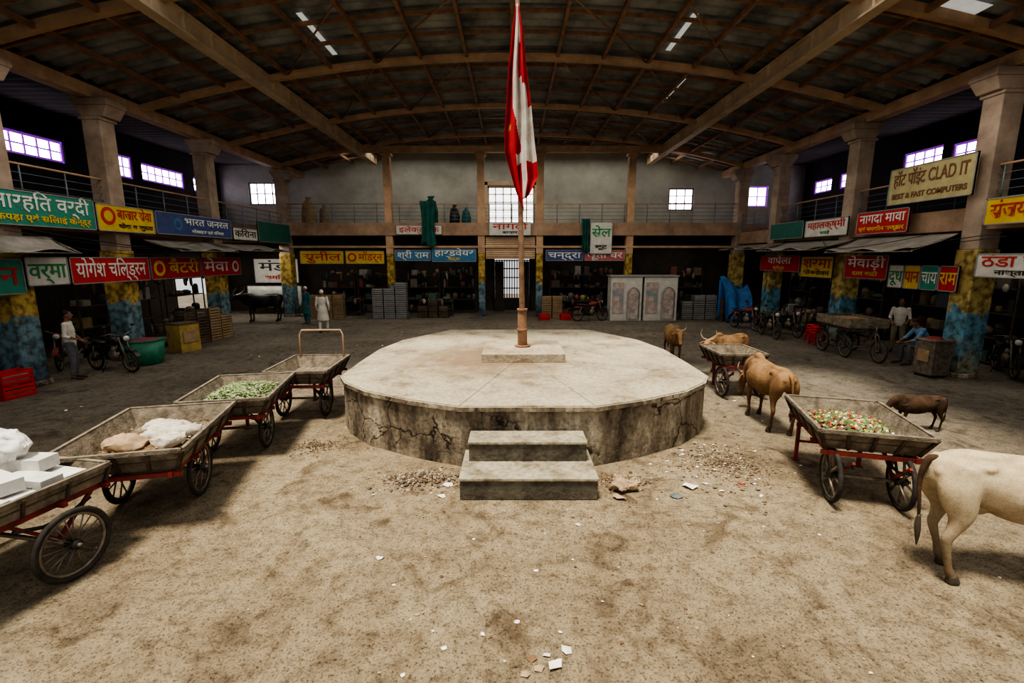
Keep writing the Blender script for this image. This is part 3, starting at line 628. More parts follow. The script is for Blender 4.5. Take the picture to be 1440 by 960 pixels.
H_w = hide_mat('cream_hide', (0.56, 0.46, 0.31), (0.40, 0.31, 0.195), (0.17, 0.12, 0.075))
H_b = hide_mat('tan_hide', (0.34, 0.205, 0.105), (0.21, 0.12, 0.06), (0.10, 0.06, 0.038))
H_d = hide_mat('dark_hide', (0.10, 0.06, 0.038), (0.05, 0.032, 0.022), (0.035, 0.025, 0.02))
H_k = mat('black_hide', (0.022, 0.02, 0.02), (0.012, 0.011, 0.01), 3, 0.55)
H_hoof = mat('hoof', (0.08, 0.06, 0.045), (0.04, 0.03, 0.02), 8, 0.6)
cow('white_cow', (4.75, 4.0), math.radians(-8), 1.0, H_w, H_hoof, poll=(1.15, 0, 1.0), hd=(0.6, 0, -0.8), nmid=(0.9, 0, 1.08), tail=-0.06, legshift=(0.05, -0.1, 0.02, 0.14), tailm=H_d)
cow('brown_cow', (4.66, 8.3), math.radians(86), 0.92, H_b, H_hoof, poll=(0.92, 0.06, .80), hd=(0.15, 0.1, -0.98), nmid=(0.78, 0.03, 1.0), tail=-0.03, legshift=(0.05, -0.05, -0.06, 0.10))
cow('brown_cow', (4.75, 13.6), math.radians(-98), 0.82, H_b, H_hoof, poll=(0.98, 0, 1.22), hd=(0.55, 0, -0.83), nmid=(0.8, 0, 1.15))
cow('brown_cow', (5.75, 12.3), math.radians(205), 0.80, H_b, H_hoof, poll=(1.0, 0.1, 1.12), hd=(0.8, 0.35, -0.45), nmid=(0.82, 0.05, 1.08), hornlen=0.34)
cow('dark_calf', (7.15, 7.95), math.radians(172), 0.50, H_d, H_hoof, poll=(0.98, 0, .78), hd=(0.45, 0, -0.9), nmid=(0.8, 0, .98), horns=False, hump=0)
cow('black_buffalo', (-11.9, 22.3), math.radians(185), 1.08, H_k, H_k, poll=(1.1, 0, 1.12), hd=(0.8, 0, -0.55), nmid=(0.86, 0, 1.08), hump=0, hornlen=0.5, boss=True)

# ------------------------------------------------------------------ people
SK = mat('skin_brown', (0.24, 0.12, 0.07), (0.18, 0.09, 0.05), 6, 0.6); HR = mat('black_hair', (0.015, 0.012, 0.01), None, 20, 0.6)
EYE = mat('eye_dark', (0.01, 0.01, 0.01), None, 3, 0.2); LIP = mat('lip', (0.18, 0.07, 0.05), None, 3, 0.6); SHOE = mat('sandal', (0.06, 0.04, 0.03), None, 3, 0.7)
ST = dict(pel=(0, 0, .94), che=(0, 0, 1.24), nek=(0, -.01, 1.46), hed=(0, .02, 1.62), sh=(.185, -.01, 1.40), el=(.235, -.03, 1.12), wr=(.235, .05, .88), hip=(.095, 0, .90), kn=(.11, .03, .49), an=(.11, -.02, .09), toe=(.13, .15, .035))
def person(name, loc, heading, top, bottom, pose=None, robe=False, cap=None, face=(0, 1, 0), s=1.0, z=0):
    J = {}
    for k, v in ST.items():
        if k in ('pel', 'che', 'nek', 'hed'): J[k] = V(v)
        else:
            J[k+'R'] = V(v); J[k+'L'] = V((-v[0], v[1], v[2]))
    for k, v in (pose or {}).items(): J[k] = V(v)
    b = MB(); X = (J['shR']-J['shL']).normalized()
    pe, ch, ne, hd = J['pel'], J['che'], J['nek'], J['hed']
    b.tube([pe-(ch-pe)*.28, pe, pe.lerp(ch, .5), ch, ch.lerp(ne, .6), ch.lerp(ne, .95)], [(.14, .10), (.165, .12), (.15, .11), (.175, .12), (.175, .10), (.09, .07)], top, seg=18, side=X)
    f = V(face).normalized(); u = (hd-ne).normalized(); u = (u-f*u.dot(f)).normalized(); sx = f.cross(u)
    b.tube([ch.lerp(ne, .85), ne, hd-u*.04], [.065, .055, .055], SK, seg=12)
    b.ell(hd, (.074, .092, .112), SK, (sx, f, u)); b.ell(hd+f*.03-u*.062, (.052, .058, .052), SK, (sx, f, u))
    b.tube([hd+f*.085+u*.015, hd+f*.112-u*.022, hd+f*.09-u*.032], [.010, .016, .012], SK, seg=8)
    for q in (-1, 1): b.ell(hd+sx*q*.078-f*.005-u*.01, (.012, .022, .032), SK, (sx, f, u))
    hm = cap or HR
    b.ell(hd-f*.02+u*.032, (.082, .094, .092), hm, (sx, f, u))
    for q in 'LR':
        sh, el, wr = J['sh'+q], J['el'+q], J['wr'+q]
        b.ell(sh, (.065, .065, .065), top); b.tube([sh, sh.lerp(el, .5), el, el.lerp(wr, .35)], [.058, .054, .046, .046], top, seg=12)
        b.tube([el.lerp(wr, .25), el.lerp(wr, .6), wr], [.038, .034, .026], SK if not robe else top, seg=12)
        hi, kn, an, to = J['hip'+q], J['kn'+q], J['an'+q], J['toe'+q]
        b.ell(hi, (.10, .10, .10), bottom); b.tube([hi, hi.lerp(kn, .5), kn, kn.lerp(an, .4), kn.lerp(an, .88)], [.098, .085, .065, .062, .055], bottom, seg=14)
        b.tube([kn.lerp(an, .8), an], [.04, .036], SK, seg=10)
        b.tube([an-(to-an)*.28-V((0, 0, .03)), an.lerp(to, .4)-V((0, 0, .015)), to, to+(to-an)*.25], [(.034, .03), (.042, .032), (.045, .022), (.03, .014)], SHOE, seg=10)
    if robe: b.tube([pe+V((0, 0, .15)), pe, pe-V((0, 0, .25)), pe-V((0, 0, .45))], [(.155, .12), (.19, .15), (.215, .17), (.235, .19)], top, seg=20, side=X)
    o = b.fuse(0.011, 3)
    for q in (-1, 1): o.ell(hd+f*.083+sx*q*.030+u*.012, (.013, .008, .008), EYE, (sx, f, u), u=8, w=6)
    o.ell(hd+f*.084-u*.060, (.024, .008, .008), LIP, (sx, f, u), u=10, w=6)
    for q in 'LR':
        el, wr = J['el'+q], J['wr'+q]; d = (wr-el).normalized(); sgn = 1 if q == 'R' else -1
        w = (V((0, 1, 0)) if abs(d.y) < .8 else V((1, 0, 0))); w = (w-d*w.dot(d)).normalized(); n = d.cross(w)*sgn
        if n.dot(X*-sgn) < 0: n = -n
        o.ell(wr+d*.048, (.040, .014, .055), SK, (w, n, d), u=12, w=8)
        for i, (off, ln) in enumerate(((.030, .068), (.011, .078), (-.009, .072), (-.028, .056))):
            p0 = wr+d*.085+w*off; p1 = p0+d*ln*.5+n*.008; p2 = p1+d*ln*.33+n*.018; p3 = p2+d*ln*.2+n*.018
            o.tube([p0, p1, p2, p3], [.0095, .009, .008, .006], SK, seg=8)
        p0 = wr+d*.03+w*.034; o.tube([p0, p0+d*.03+w*.022+n*.01, p0+d*.058+w*.028+n*.018], [.012, .010, .007], SK, seg=8)
    return o.obj(name, loc=(*loc, z), rz=heading, scale=s)
C_w = mat('white_cotton', (0.62, 0.59, 0.52), (0.45, 0.42, 0.36), 5, 0.9); C_b = mat('blue_shirt', (0.16, 0.30, 0.46), (0.10, 0.20, 0.32), 5, 0.9)
C_g = mat('grey_trousers', (0.14, 0.14, 0.15), None, 5, 0.9); C_t = mat('teal_cloth', (0.03, 0.15, 0.16), (0.02, 0.09, 0.10), 4, 0.9); C_k = mat('khaki', (0.30, 0.25, 0.17), None, 5, 0.9)
person('man', (-7.7, 19.0), math.radians(10), C_w, C_w, robe=True, cap=C_w, pose=dict(knR=(.12, .10, .49), anR=(.13, .10, .09), toeR=(.14, .27, .035), knL=(-.11, -.02, .49), anL=(-.11, -.16, .09), toeL=(-.12, 0, .035), elR=(.26, -.1, 1.14), wrR=(.25, -.02, .90)))
person('man', (-9.4, 21.4), math.radians(150), C_t, C_t, robe=True, cap=C_w)
person('man', (-10.95, 11.45), math.radians(-60), C_w, C_g, pose=dict(elL=(-.27, -.02, 1.14), wrL=(-.20, .16, .98), wrR=(.16, .2, 1.02)))
person('man', (12.4, 14.9), math.radians(140), C_w, C_k, pose=dict(wrL=(-.18, .26, 1.0), wrR=(.18, .26, 1.0), elL=(-.25, .03, 1.13), elR=(.25, .03, 1.13)))
seat = dict(pel=(0, -.10, .50), che=(0, .02, .80), nek=(0, .14, .99), hed=(0, .24, 1.12), shR=(.18, .10, .95), shL=(-.18, .10, .95), elR=(.24, .26, .70), elL=(-.24, .26, .70), wrR=(.12, .46, .60), wrL=(-.12, .46, .60), hipR=(.10, -.06, .48), hipL=(-.10, -.06, .48), knR=(.16, .36, .52), knL=(-.16, .36, .52), anR=(.15, .36, .09), anL=(-.15, .30, .09), toeR=(.17, .52, .035), toeL=(-.17, .47, .035))
person('man', (11.55, 13.0), math.radians(75), C_b, C_g, pose=seat, face=(0, .85, -.45), s=1.08)
b = MB(); b.box((0, 0, .19), (.42, .38, .38), M_card); b.box((0, 0, .385), (.44, .40, .02), M_wood); b.box((0, 0.2, .2), (.40, .02, .05), M_woodd); b.obj('wooden_stool_box', loc=(11.67, 12.97, 0), rz=math.radians(75), bevel=0.008)

# ------------------------------------------------------------------ signs
def sign(p, w, h, face, board, text=None, tcol=None, text2=None, tsize=0.6, name='shop_sign', blobs=None):
    rot = {'L': math.pi/2, 'R': -math.pi/2, 'B': 0}[face]
    b = MB(); b.box((0, 0.0, 0), (w, 0.05, h), board)
    fr = SG['grey']
    for s in (-1, 1): b.box((0, -0.012, s*(h/2-0.012)), (w, 0.055, 0.024), fr); b.box((s*(w/2-0.012), -0.012, 0), (0.024, 0.055, h), fr)
    if blobs:
        for (x, z, r, m) in blobs: b.tube([(x, -0.02, z), (x, -0.034, z)], r, m, seg=20, smooth=False); b.tube([(x, -0.03, z), (x, -0.038, z)], r*.6, board, seg=20, smooth=False)
    o = b.obj(name, loc=p, rz=rot)
    rows = [t for t in ((text, tcol, tsize, 0 if not text2 else h*0.16),)if t[0]]
    if text2: rows.append((text2[0], text2[1], tsize*0.42, -h*0.28))
    for (t, c, sz, dz) in rows:
        cu = bpy.data.curves.new('lettering', 'FONT'); cu.body = t; cu.size = sz*h*1.3; cu.align_x = 'CENTER'; cu.align_y = 'CENTER'; cu.extrude = 0.004; cu.offset = 0.004*h/0.7
        cu.materials.append(c); q = bpy.data.objects.new('lettering', cu); sc.collection.objects.link(q); q.parent = o
        bx = (sum(x for (x, z, r, m) in blobs)/len(blobs)) if blobs else 0
        q.rotation_euler = (math.pi/2, 0, 0); q.location = (-math.copysign(0.28*w*0.5, bx) if blobs else 0, -0.034, dz)
        bpy.context.view_layer.update()
        dx = q.dimensions.x; tw = w*(0.88 if not blobs else 0.62)
        if dx > 1e-3: q.scale = (min(1.9, tw/dx), 1, 1)
    return o
W_ = mat('letter_white', (0.7, 0.7, 0.64), None, 4, 0.6); K_ = mat('letter_black', (0.03, 0.03, 0.03), None, 4, 0.6); Y_ = mat('letter_yellow', (0.7, 0.5, 0.05), None, 4, 0.6); R_ = mat('letter_red', (0.5, 0.04, 0.03), None, 4, 0.6); G_ = mat('letter_green', (0.03, 0.26, 0.1), None, 4, 0.6); B_ = mat('letter_brown', (0.2, 0.09, 0.04), None, 4, 0.6)
xl = -11.1
def yc(a, c): return (a+c)/2
def sL(a, c, z0, z1, *r, x=xl, **k): return sign((x, yc(a, c), (z0+z1)/2), c-a, z1-z0, 'L', *r, **k)
def sR(a, c, z0, z1, *r, x=11.1, **k): return sign((x, yc(a, c), (z0+z1)/2), c-a, z1-z0, 'R', *r, **k)
def sB(a, c, z0, z1, *r, y=24.1, **k): return sign((yc(a, c), y, (z0+z1)/2), c-a, z1-z0, 'B', *r, **k)
sL(10.2, 12.85, 3.72, 4.50, SG['green'], 'नारहित वर्दी', W_, text2=('कपड़ा एवं सिलाई केन्द्र', Y_), tsize=0.45)
sL(12.9, 14.95, 3.72, 4.45, SG['yellow'], 'बाजार सेवा', R_, text2=('थोक व खुदरा', K_), tsize=0.4, blobs=[(-0.65, 0.05, 0.24, R_)])
sL(15.0, 19.0, 3.74, 4.45, SG['navy'], 'भारत जनरल', W_, tsize=0.36, text2=('मोबाइल एवं रिपेयर', W_), blobs=[(-1.0, 0, 0.2, SG['blue'])])
sL(19.1, 20.9, 3.72, 4.2, SG['white'], 'किराना', K_)
sL(21.0, 24.0, 3.7, 4.6, SG['dgreen'], None)
sL(9.0, 10.75, 2.2, 2.98, SG['green'], 'दुकान', R_)
sL(10.8, 11.85, 2.35, 3.02, SG['white'], 'वर्मा', G_)
sL(11.9, 14.5, 2.33, 3.02, SG['red'], 'योगेश चिल्ड्रन', W_, tsize=0.62)
sL(14.55, 16.9, 2.33, 3.02, SG['red'], 'बैटरी', Y_, tsize=0.6, blobs=[(-0.8, 0, 0.24, Y_)])
sL(16.95, 19.4, 2.33, 3.02, SG['red'], 'मेवा', W_, tsize=0.6, blobs=[(0.85, 0, 0.22, W_)])
sR(9.4, 11.35, 3.75, 4.35, SG['yellow'], 'संजय स्टोर', R_)
sR(11.75, 14.35, 4.5, 5.5, SG['cream'], 'हॉट पॉइंट CLAD IT', B_, text2=('BEST & FAST COMPUTERS', B_), tsize=0.36)
sR(13.5, 15.5, 3.72, 4.40, SG['red'], 'नागदा मावा', W_, text2=('एवं नमकीन भण्डार', Y_), tsize=0.42)
sR(15.9, 18.2, 3.75, 4.35, SG['white'], 'महालक्ष्मी', R_, text2=('कपड़े', G_), tsize=0.42)
sR(18.3, 20.6, 3.75, 4.4, SG['dgreen'], None)
sR(9.4, 11.35, 2.55, 3.1, SG['white'], 'ठंडा चाय', R_, text2=('नाश्ता घर', K_), tsize=0.5)
for i, (a, c1, c2) in enumerate(((11.75, SG['red'], Y_), (12.3, SG['green'], W_), (12.85, SG['yellow'], R_), (13.4, SG['white'], G_))):
    sR(a, a+0.53, 2.15, 2.80, c1, ('राम', 'चाय', 'पान', 'दूध')[i], c2, tsize=0.55)
sR(14.0, 15.8, 2.35, 3.08, SG['red'], 'मेवाड़ी', W_, text2=('दाल बाटी', Y_), tsize=0.42)
sR(16.4, 18.2, 2.3, 3.05, SG['yellow'], 'शर्मा', R_, text2=('भोजनालय', K_), tsize=0.5)
sR(18.3, 21.2, 2.45, 3.1, SG['red'], 'वाघेला', W_, text2=('स्वीट्स', Y_), tsize=0.45)
sB(-10.7, -8.5, 2.7, 3.35, SG['yellow'], 'सुनील', R_); sB(-8.4, -6.45, 2.7, 3.35, SG['yellow'], 'मॉडर्न', R_, blobs=[(-0.65, 0, 0.22, R_)])
sB(-5.9, -4.1, 2.85, 3.4, SG['blue'], 'श्री राम', W_); sB(-4.05, -1.8, 2.8, 3.45, SG['blue'], 'हार्डवेयर', W_, text2=('पेंट्स', Y_), tsize=0.5)
sB(-5.8, -3.5, 4.15, 4.6, SG['white'], 'इलेक्ट्रिक', R_); sB(-1.15, 0.95, 4.1, 4.75, SG['white'], 'नागदी', R_, text2=('बाजार', K_), tsize=0.5, y=24.05)
sB(1.7, 3.6, 2.85, 3.4, SG['navy'], 'चन्द्रा', W_); sB(3.65, 5.7, 2.85, 3.4, SG['pink'], 'जूता घर', W_); sB(3.9, 5.0, 3.2, 4.75, SG['white'], 'सेल', G_, text2=('छूट', K_), tsize=0.3, y=24.0)

def awning(s, y0, y1, z0, z1, depth, m, name='awning'):
    b = MB(); x0 = s*11.15; ph = R.uniform(0, 6)
    b.grid(lambda u, v: (x0-s*depth*u, y0+(y1-y0)*v, z0+(z1-z0)*u-0.06*math.sin(u*math.pi)+0.05*math.sin(v*(y1-y0)*4+ph)*u), 8, int((y1-y0)*8), m)
    for y in (y0+0.05, y1-0.05): b.tube([(x0, y, z0-0.03), (x0-s*depth, y, z1-0.03)], 0.02, M_steel, seg=6)
    b.tube([(x0-s*depth, y0, z1-0.04), (x0-s*depth, y1, z1-0.04)], 0.018, M_steel, seg=6)
    b.obj(name, solid=0.008)
awning(-1, 14.5, 17.6, 3.55, 3.25, 1.1, M_awn); awning(-1, 17.7, 21.5, 3.55, 3.3, 1.2, M_awn); awning(-1, 9.5, 11.6, 3.5, 3.15, 0.7, M_awn)
awning(1, 12.0, 15.4, 3.6, 3.2, 1.1, M_awn); awning(1, 15.6, 19.5, 3.6, 3.3, 1.2, M_awn); awning(1, 19.6, 23.5, 3.6, 3.4, 1.0, M_awn)
b = MB()
for k in range(7):
    y0 = R.uniform(10.5, 13); y1 = R.uniform(17, 22); x = R.uniform(10.2, 11.0); s = 1 if k % 2 else -1
    b.tube([(s*(11.1+(x-11.2)*math.sin(math.pi*i/12)), y0+(y1-y0)*i/12, 3.68-0.35*math.sin(math.pi*i/12)-0.04*k) for i in range(13)], 0.010, M_black, seg=5)
b.obj('hanging_cables')
def drape(x0, x1, y, z0, z1, m, name='hanging_cloth'):
    b = MB(); b.grid(lambda u, v: (x0+(x1-x0)*(u+(0.5-u)*0.25*math.sin(v*3)), y-0.07-0.05*math.sin(u*17+v)-0.03*v, z1+(z0-z1)*v*(1-0.06*math.sin(u*7))), 24, 16, m); b.obj(name, solid=0.012)
drape(-4.55, -3.75, 24.0, 3.6, 5.75, M_greend); drape(3.45, 3.88, 24.0, 3.3, 4.9, M_greend)
def sack(loc, m, s=1.0, name='stored_sack'):
    b = MB(); b.tube([(0, 0, 0), (0, 0, .1), (0.02, 0, .5), (0, 0, .9), (.03, 0, 1.05), (.03, 0, 1.15)], [(.22, .2), (.30, .26), (.31, .27), (.24, .2), (.08, .08), (.15, .12)], m, seg=16); b.v = [p+V(mnoise.noise_vector(p*4+V(loc)))*0.05*(p.z > .05) for p in b.v]
    b.obj(name, loc=loc, scale=s)
sack((-10.5, 25.0, 4.65), M_card, 1.2); sack((-3.0, 25.2, 4.65), M_black, .9); sack((-2.4, 25.3, 4.65), C_t, .8); sack((-4.2, 25.0, 4.65), M_greend, 1.25); sack((-9.8, 25.3, 4.65), C_k, .9)

# ------------------------------------------------------------------ shop stock
def shelf(loc, rz, w, h, d=0.5, n=4, name='stocked_shelf', pal=PAL, fr=M_woodd):
    b = MB()
    for x in (-w/2, w/2):
        for y in (-d/2+.02, d/2-.02): b.box((x, y, h/2), (.04, .04, h), fr)
    for k in range(n):
        z = 0.06+(h-0.3)*k/(n-0.999) if n > 1 else .06
        b.box((0, 0, z), (w, d, .03), fr)
        x = -w/2+.05
        while x < w/2-.12:
            bw = R.uniform(.08, .5); bh = R.uniform(.08, .85*(h/n)); bw = min(bw, w/2-x-.04); t = R.random()
            if t < .25: b.tube([(x+bw/2, 0, z+.015), (x+bw/2, 0, z+bh*.8), (x+bw/2, 0, z+bh)], [min(bw/2, .15)]*2+[min(bw/2, .15)*.6], R.choice(pal), seg=12)
            elif t < .45: b.ell((x+bw/2, 0, z+.015+bh*.4), (bw*.5, d*.35, bh*.42), R.choice(pal), u=12, w=7)
            elif t < .82: b.box((x+bw/2, R.uniform(-.08, .05), z+.015+bh/2), (bw*.94, d*.75, bh), R.choice(pal), RZ(R.uniform(-.15, .15)))
            x += bw
    # bags hung from the top rail
    for q in range(int(w*3)):
        x = R.uniform(-w/2, w/2); l = R.uniform(.15, .5); b.ell((x, -d/2-.06, h-.1-l/2), (R.uniform(.04, .10), .05, l/2), R.choice(pal), u=9, w=6)
    return b.obj(name, loc=loc, rz=rz)
for y in (9.3, 12.3, 15.6, 17.4, 20.0): shelf((-13.9, y, 0), math.pi/2, 1.7, 2.4, .5, 4)
for y in (9.5, 13.4, 15.1, 18.0, 19.7, 22.2): shelf((13.8, y, 0), -math.pi/2, 1.6, 2.4, .5, 4)
for x in (-9.6, -7.6, -4.9, -2.9, 3.0, 4.8, 9.6): shelf((x, 26.3, 0), 0, 1.8, 2.3, .5, 4)
for x in (-8.8, -4.0, 3.4): shelf((x, 24.9, 0), 0, 1.7, 1.0, .6, 2, name='market_counter')
for x, y, rz in ((-12.0, 16.6, 1.57), (12.1, 18.2, -1.57), (12.1, 19.7, -1.57), (12.6, 10.2, -1.57)): shelf((x, y, 0), rz, 1.3, 0.95, .6, 2, name='market_counter')
def crates(loc, rz, nx, nz, m, w=.5, h=.3, name='crate_stack'):
    b = MB()
    for i in range(nx):
        for k in range(nz-(R.random() < .4)):
            cxx = (i-(nx-1)/2)*(w+.03); z = k*h
            b.box((cxx, 0, z+.02), (w, .4, .03), m)
            for s in (-1, 1):
                for q in range(3):
                    b.box((cxx, s*.19, z+.05+q*(h-.06)/2.4), (w, .02, (h-.08)/3.4), m); b.box((cxx+s*(w/2-.01), 0, z+.05+q*(h-.06)/2.4), (.02, .4, (h-.08)/3.4), m)
                for t in (-1, 1): b.box((cxx+s*(w/2-.02), t*.18, z+h/2), (.035, .035, h), m)
            b.box((cxx, 0, z+h*.4), (w*.85, .33, h*.5), R.choice(PAL))
    b.obj(name, loc=loc, rz=rz)
crates((-6.1, 23.5, 0), 0, 3, 6, SG['grey'], .55, .3); crates((-9.2, 23.4, 0), .1, 3, 4, M_card, .5, .3); crates((2.0, 23.6, 0), 0, 2, 4, M_card, .5, .28)
crates((2.1, 22.9, 0), 0.1, 3, 1, M_redp, .5, .3); crates((9.2, 23.2, 0), 0, 3, 4, SG['grey'], .55, .3); crates((-10.9, 9.9, 0), 1.4, 1, 3, M_redp, .6, .3); crates((-11.2, 16.3, 0), 1.4, 2, 5, M_woodd, .5, .3)
crates((-11.1, 17.5, 0), 1.4, 2, 4, M_card, .5, .3); crates((11.5, 10.6, 0), 1.5, 2, 1, M_card, .45, .25); crates((11.0, 20.0, 0), 1.4, 2, 2, M_card); crates((11.95, 9.6, 0), 1.5, 2, 2, M_wood, .5, .25)
crates((-4.0, 23.9, 0), 0, 3, 3, M_woodd, .5, .3)
b = MB(); yl = mat('yellow_sacking', (0.40, 0.29, 0.09), (0.25, 0.17, 0.05), 4, 0.85); b.box((0, 0, .45), (.7, .55, .9), yl); b.box((0, 0, .92), (.74, .6, .04), M_woodd); b.box((0, -.285, .5), (.5, .02, .4), M_card); b.obj('yellow_storage_bin', loc=(-10.7, 15.1, 0), rz=1.3, bevel=.02)
b = MB(); b.tube([(0, 0, 0), (0, 0, .02), (0, 0, .68), (0, 0, .70), (0, 0, .66), (0, 0, .1)], [(.38, .3), (.42, .34), (.50, .40), (.53, .43), (.46, .36), (.38, .3)], M_greenp, seg=24); b.ell((0, 0, .62), (.44, .34, .14), mat('maroon_cloth', (0.2, 0.05, 0.06), None, 5, .9)); b.obj('green_waste_tub', loc=(-10.5, 13.2, 0), rz=1.2)
b = MB(); b.box((0, 0, .5), (.5, .5, .86), M_steel, taper=(1.06, 1.06)); b.box((0, 0, .95), (.58, .58, .05), M_steel); b.tube([(0, 0, .97), (0, 0, 1.03)], [.2, .12], M_red, seg=14); b.box((0, 0, .04), (.44, .44, .08), M_black); b.box((-.27, 0, .55), (.02, .3, .3), M_card); b.obj('metal_storage_bin', loc=(10.75, 11.75, 0), rz=.1, bevel=.015)
for (x, y) in ((10.65, 16.2), (10.85, 16.75)):
    b = MB()
    for k in range(3):
        z0 = k*.09
        for a in range(4):
            t = math.pi/4+a*math.pi/2; b.bar((.22*math.cos(t), .22*math.sin(t), z0), (.15*math.cos(t), .15*math.sin(t), z0+.45), .05, .03, M_redp)
        b.tube([(0, 0, z0+.42), (0, 0, z0+.46)], .19, M_redp, seg=20); b.ring((0, 0, z0+.2), .18, .012, (0, 0, 1), M_redp, n=20, seg=6)
    b.obj('plastic_stool', loc=(x, y, 0))
def kiosk(loc, w):
    b = MB(); h = 2.1; mural = mat('kiosk_poster', (0.50, 0.50, 0.45), (0.16, 0.26, 0.30), 3.5, .6, third=(.5, (0.42, 0.30, 0.25)))
    b.box((0, 0, h/2), (w, .8, h), SG['white']); b.box((0, 0, h+.04), (w+.1, .9, .08), SG['grey'])
    b.box((-w*.27, -.41, 1.1), (w*.36, .02, 1.5), mural)
    cxx = w*.22; aw = w*.17
    pts = [(cxx-aw, .1), (cxx+aw, .1), (cxx+aw, 1.3)]+[(cxx+aw*math.cos(t*math.pi/8), 1.3+aw*1.2*math.sin(t*math.pi/8)) for t in range(1, 8)]+[(cxx-aw, 1.3)]
    b.add([(p[0], -.42, p[1]) for p in pts], [tuple(range(len(pts)))], mural)
    b.add([(p[0]+(p[0]-cxx)*.25, -.41, p[1]) for p in pts]+[(p[0], -.46, p[1]) for p in pts], [(i, (i+1) % len(pts), (i+1) % len(pts)+len(pts), i+len(pts)) for i in range(len(pts))], SG['grey'])
    b.obj('poster_kiosk', loc=loc, bevel=.015)
kiosk((5.5, 23.0, 0), 1.5); kiosk((7.15, 23.0, 0), 1.6)
b = MB()
def tf(u, v):
    h = 2.15*(1-v)**0.8*(0.85+.15*math.sin(u*5+1)); return (-0.75+1.5*u+.1*math.sin(v*5), .25-.9*v+.10*math.sin(u*15)*v, max(0.01, h))
b.grid(tf, 30, 24, M_blue); b.grid(lambda u, v: (-.7+1.4*u, .3, 2.0*v*(0.85+.15*math.sin(u*5+1))), 10, 4, M_blue); b.box((0, .15, .55), (1.2, .25, 1.1), M_woodd); b.obj('blue_tarpaulin', loc=(10.7, 22.5, 0), rz=.2, solid=.01)

# ------------------------------------------------------------------ motorbikes and cycle cart
def motorcycle(loc, rz, paint):
    b = MB(); Rw = .30
    for x in (-.62, .64): wheel(b, (x, 0, Rw), Rw, axis=(0, 1, 0), spokes=14, rs=.006, hub=.05)
    for s in (-1, 1):
        b.tube([(.64, s*.08, Rw), (.50, s*.08, .72), (.42, s*.08, .95)], .024, M_steel, seg=8)
        b.tube([(-.62, s*.09, Rw), (-.45, s*.11, .68)], .022, M_steel, seg=8)
        b.tube([(-.62, s*.08, Rw), (-.1, s*.09, .38)], .022, M_black, seg=8)
        b.tube([(.42, s*.05, .98), (.40, s*.25, 1.06), (.30, s*.36, 1.02)], .014, M_steel, seg=8); b.tube([(.30, s*.36, 1.02), (.24, s*.40, 1.0)], .02, M_black, seg=8)
        b.tube([(.36, s*.28, 1.05), (.38, s*.34, 1.2)], .008, M_black, seg=6); b.ell((.38, s*.35, 1.24), (.015, .06, .04), M_black)
    b.tube([(.42, 0, .90), (.25, 0, .62), (.1, 0, .35), (-.2, 0, .33), (-.35, 0, .6)], .028, M_black, seg=8)
    b.ell((.08, 0, .45), (.17, .11, .16), M_steel); b.tube([(.05, 0, .5), (.16, 0, .70)], [.085, .075], M_steel, seg=12)
    b.tube([(.38, 0, .86), (.30, 0, .84), (.1, 0, .83), (-.08, 0, .78)], [(.06, .06), (.13, .11), (.13, .11), (.07, .06)], paint, seg=16, side=(0, 1, 0))
    b.tube([(-.02, 0, .79), (-.2, 0, .76), (-.5, 0, .80), (-.72, 0, .83)], [(.08, .04), (.13, .055), (.12, .05), (.06, .03)], M_black, seg=14, side=(0, 1, 0))
    b.tube([(-.3, 0, .66), (-.6, 0, .68), (-.8, 0, .66)], [(.1, .09), (.08, .08), (.03, .04)], paint, seg=12, side=(0, 1, 0))
    b.box((-.15, 0, .55), (.35, .16, .25), M_black)
    b.ell((.52, 0, .92), (.09, .09, .09), paint); b.tube([(.57, 0, .92), (.61, 0, .92)], .07, M_white, seg=14)
    b.grid(lambda u, v: (.64+.34*math.cos(.5+2.2*u), -.06+.12*v, Rw+.34*math.sin(.5+2.2*u)), 12, 2, paint)
    b.grid(lambda u, v: (-.62+.34*math.cos(.9+2.2*u), -.07+.14*v, Rw+.34*math.sin(.9+2.2*u)), 12, 2, M_black)
    b.tube([(.1, .12, .3), (-.3, .15, .28), (-.75, .16, .34)], [.02, .035, .04], M_steel, seg=10)
    b.tube([(-.05, -.1, .3), (-.1, -.22, 0.01)], .012, M_black, seg=6)
    return b.obj('motorcycle', loc=(*loc, 0), rz=rz)
motorcycle((9.9, 19.8), math.radians(-75), M_red); motorcycle((10.75, 18.2), math.radians(-85), M_black); motorcycle((9.9, 17.9), math.radians(-95), M_black); motorcycle((3.75, 22.5), math.radians(10), M_red)
motorcycle((-10.7, 12.3), math.radians(-15), M_black); motorcycle((-12.5, 12.9), math.radians(-60), M_red); motorcycle((12.9, 12.0), math.radians(-120), M_black)
b = MB()
for s in (-1, 1): wheel(b, (s*.48, .75, .34), .34, spokes=20, rs=.005)
b.tube([(-.5, .75, .34), (.5, .75, .34)], .02, M_steel); wheel(b, (0, -1.15, .34), .34, spokes=20, rs=.005); wheel(b, (-.45, -.35, .34), .34, spokes=20, rs=.005)
b.tube([(-.5, -.35, .34), (.3, -.35, .34), (.3, -.35, .9)], .018, M_steel)
b.box((0, .2, .95), (1.1, 1.7, .04), M_wood)
for s in (-1, 1): b.box((s*.55, .2, 1.08), (.03, 1.7, .24), M_wood); b.box((0, .2+s*.85, 1.08), (1.1, .03, .24), M_wood); b.box((s*.45, .2, .88), (.05, 1.7, .08), M_woodd); b.tube([(s*.4, .75, .34), (s*.4, .6, .9)], .02, M_black); b.tube([(s*.4, .75, .34), (s*.4, .9, .9)], .02, M_black); b.tube([(s*.06, -1.15, .34), (s*.05, -1.0, .75), (0, -.97, .85)], .014, M_steel)
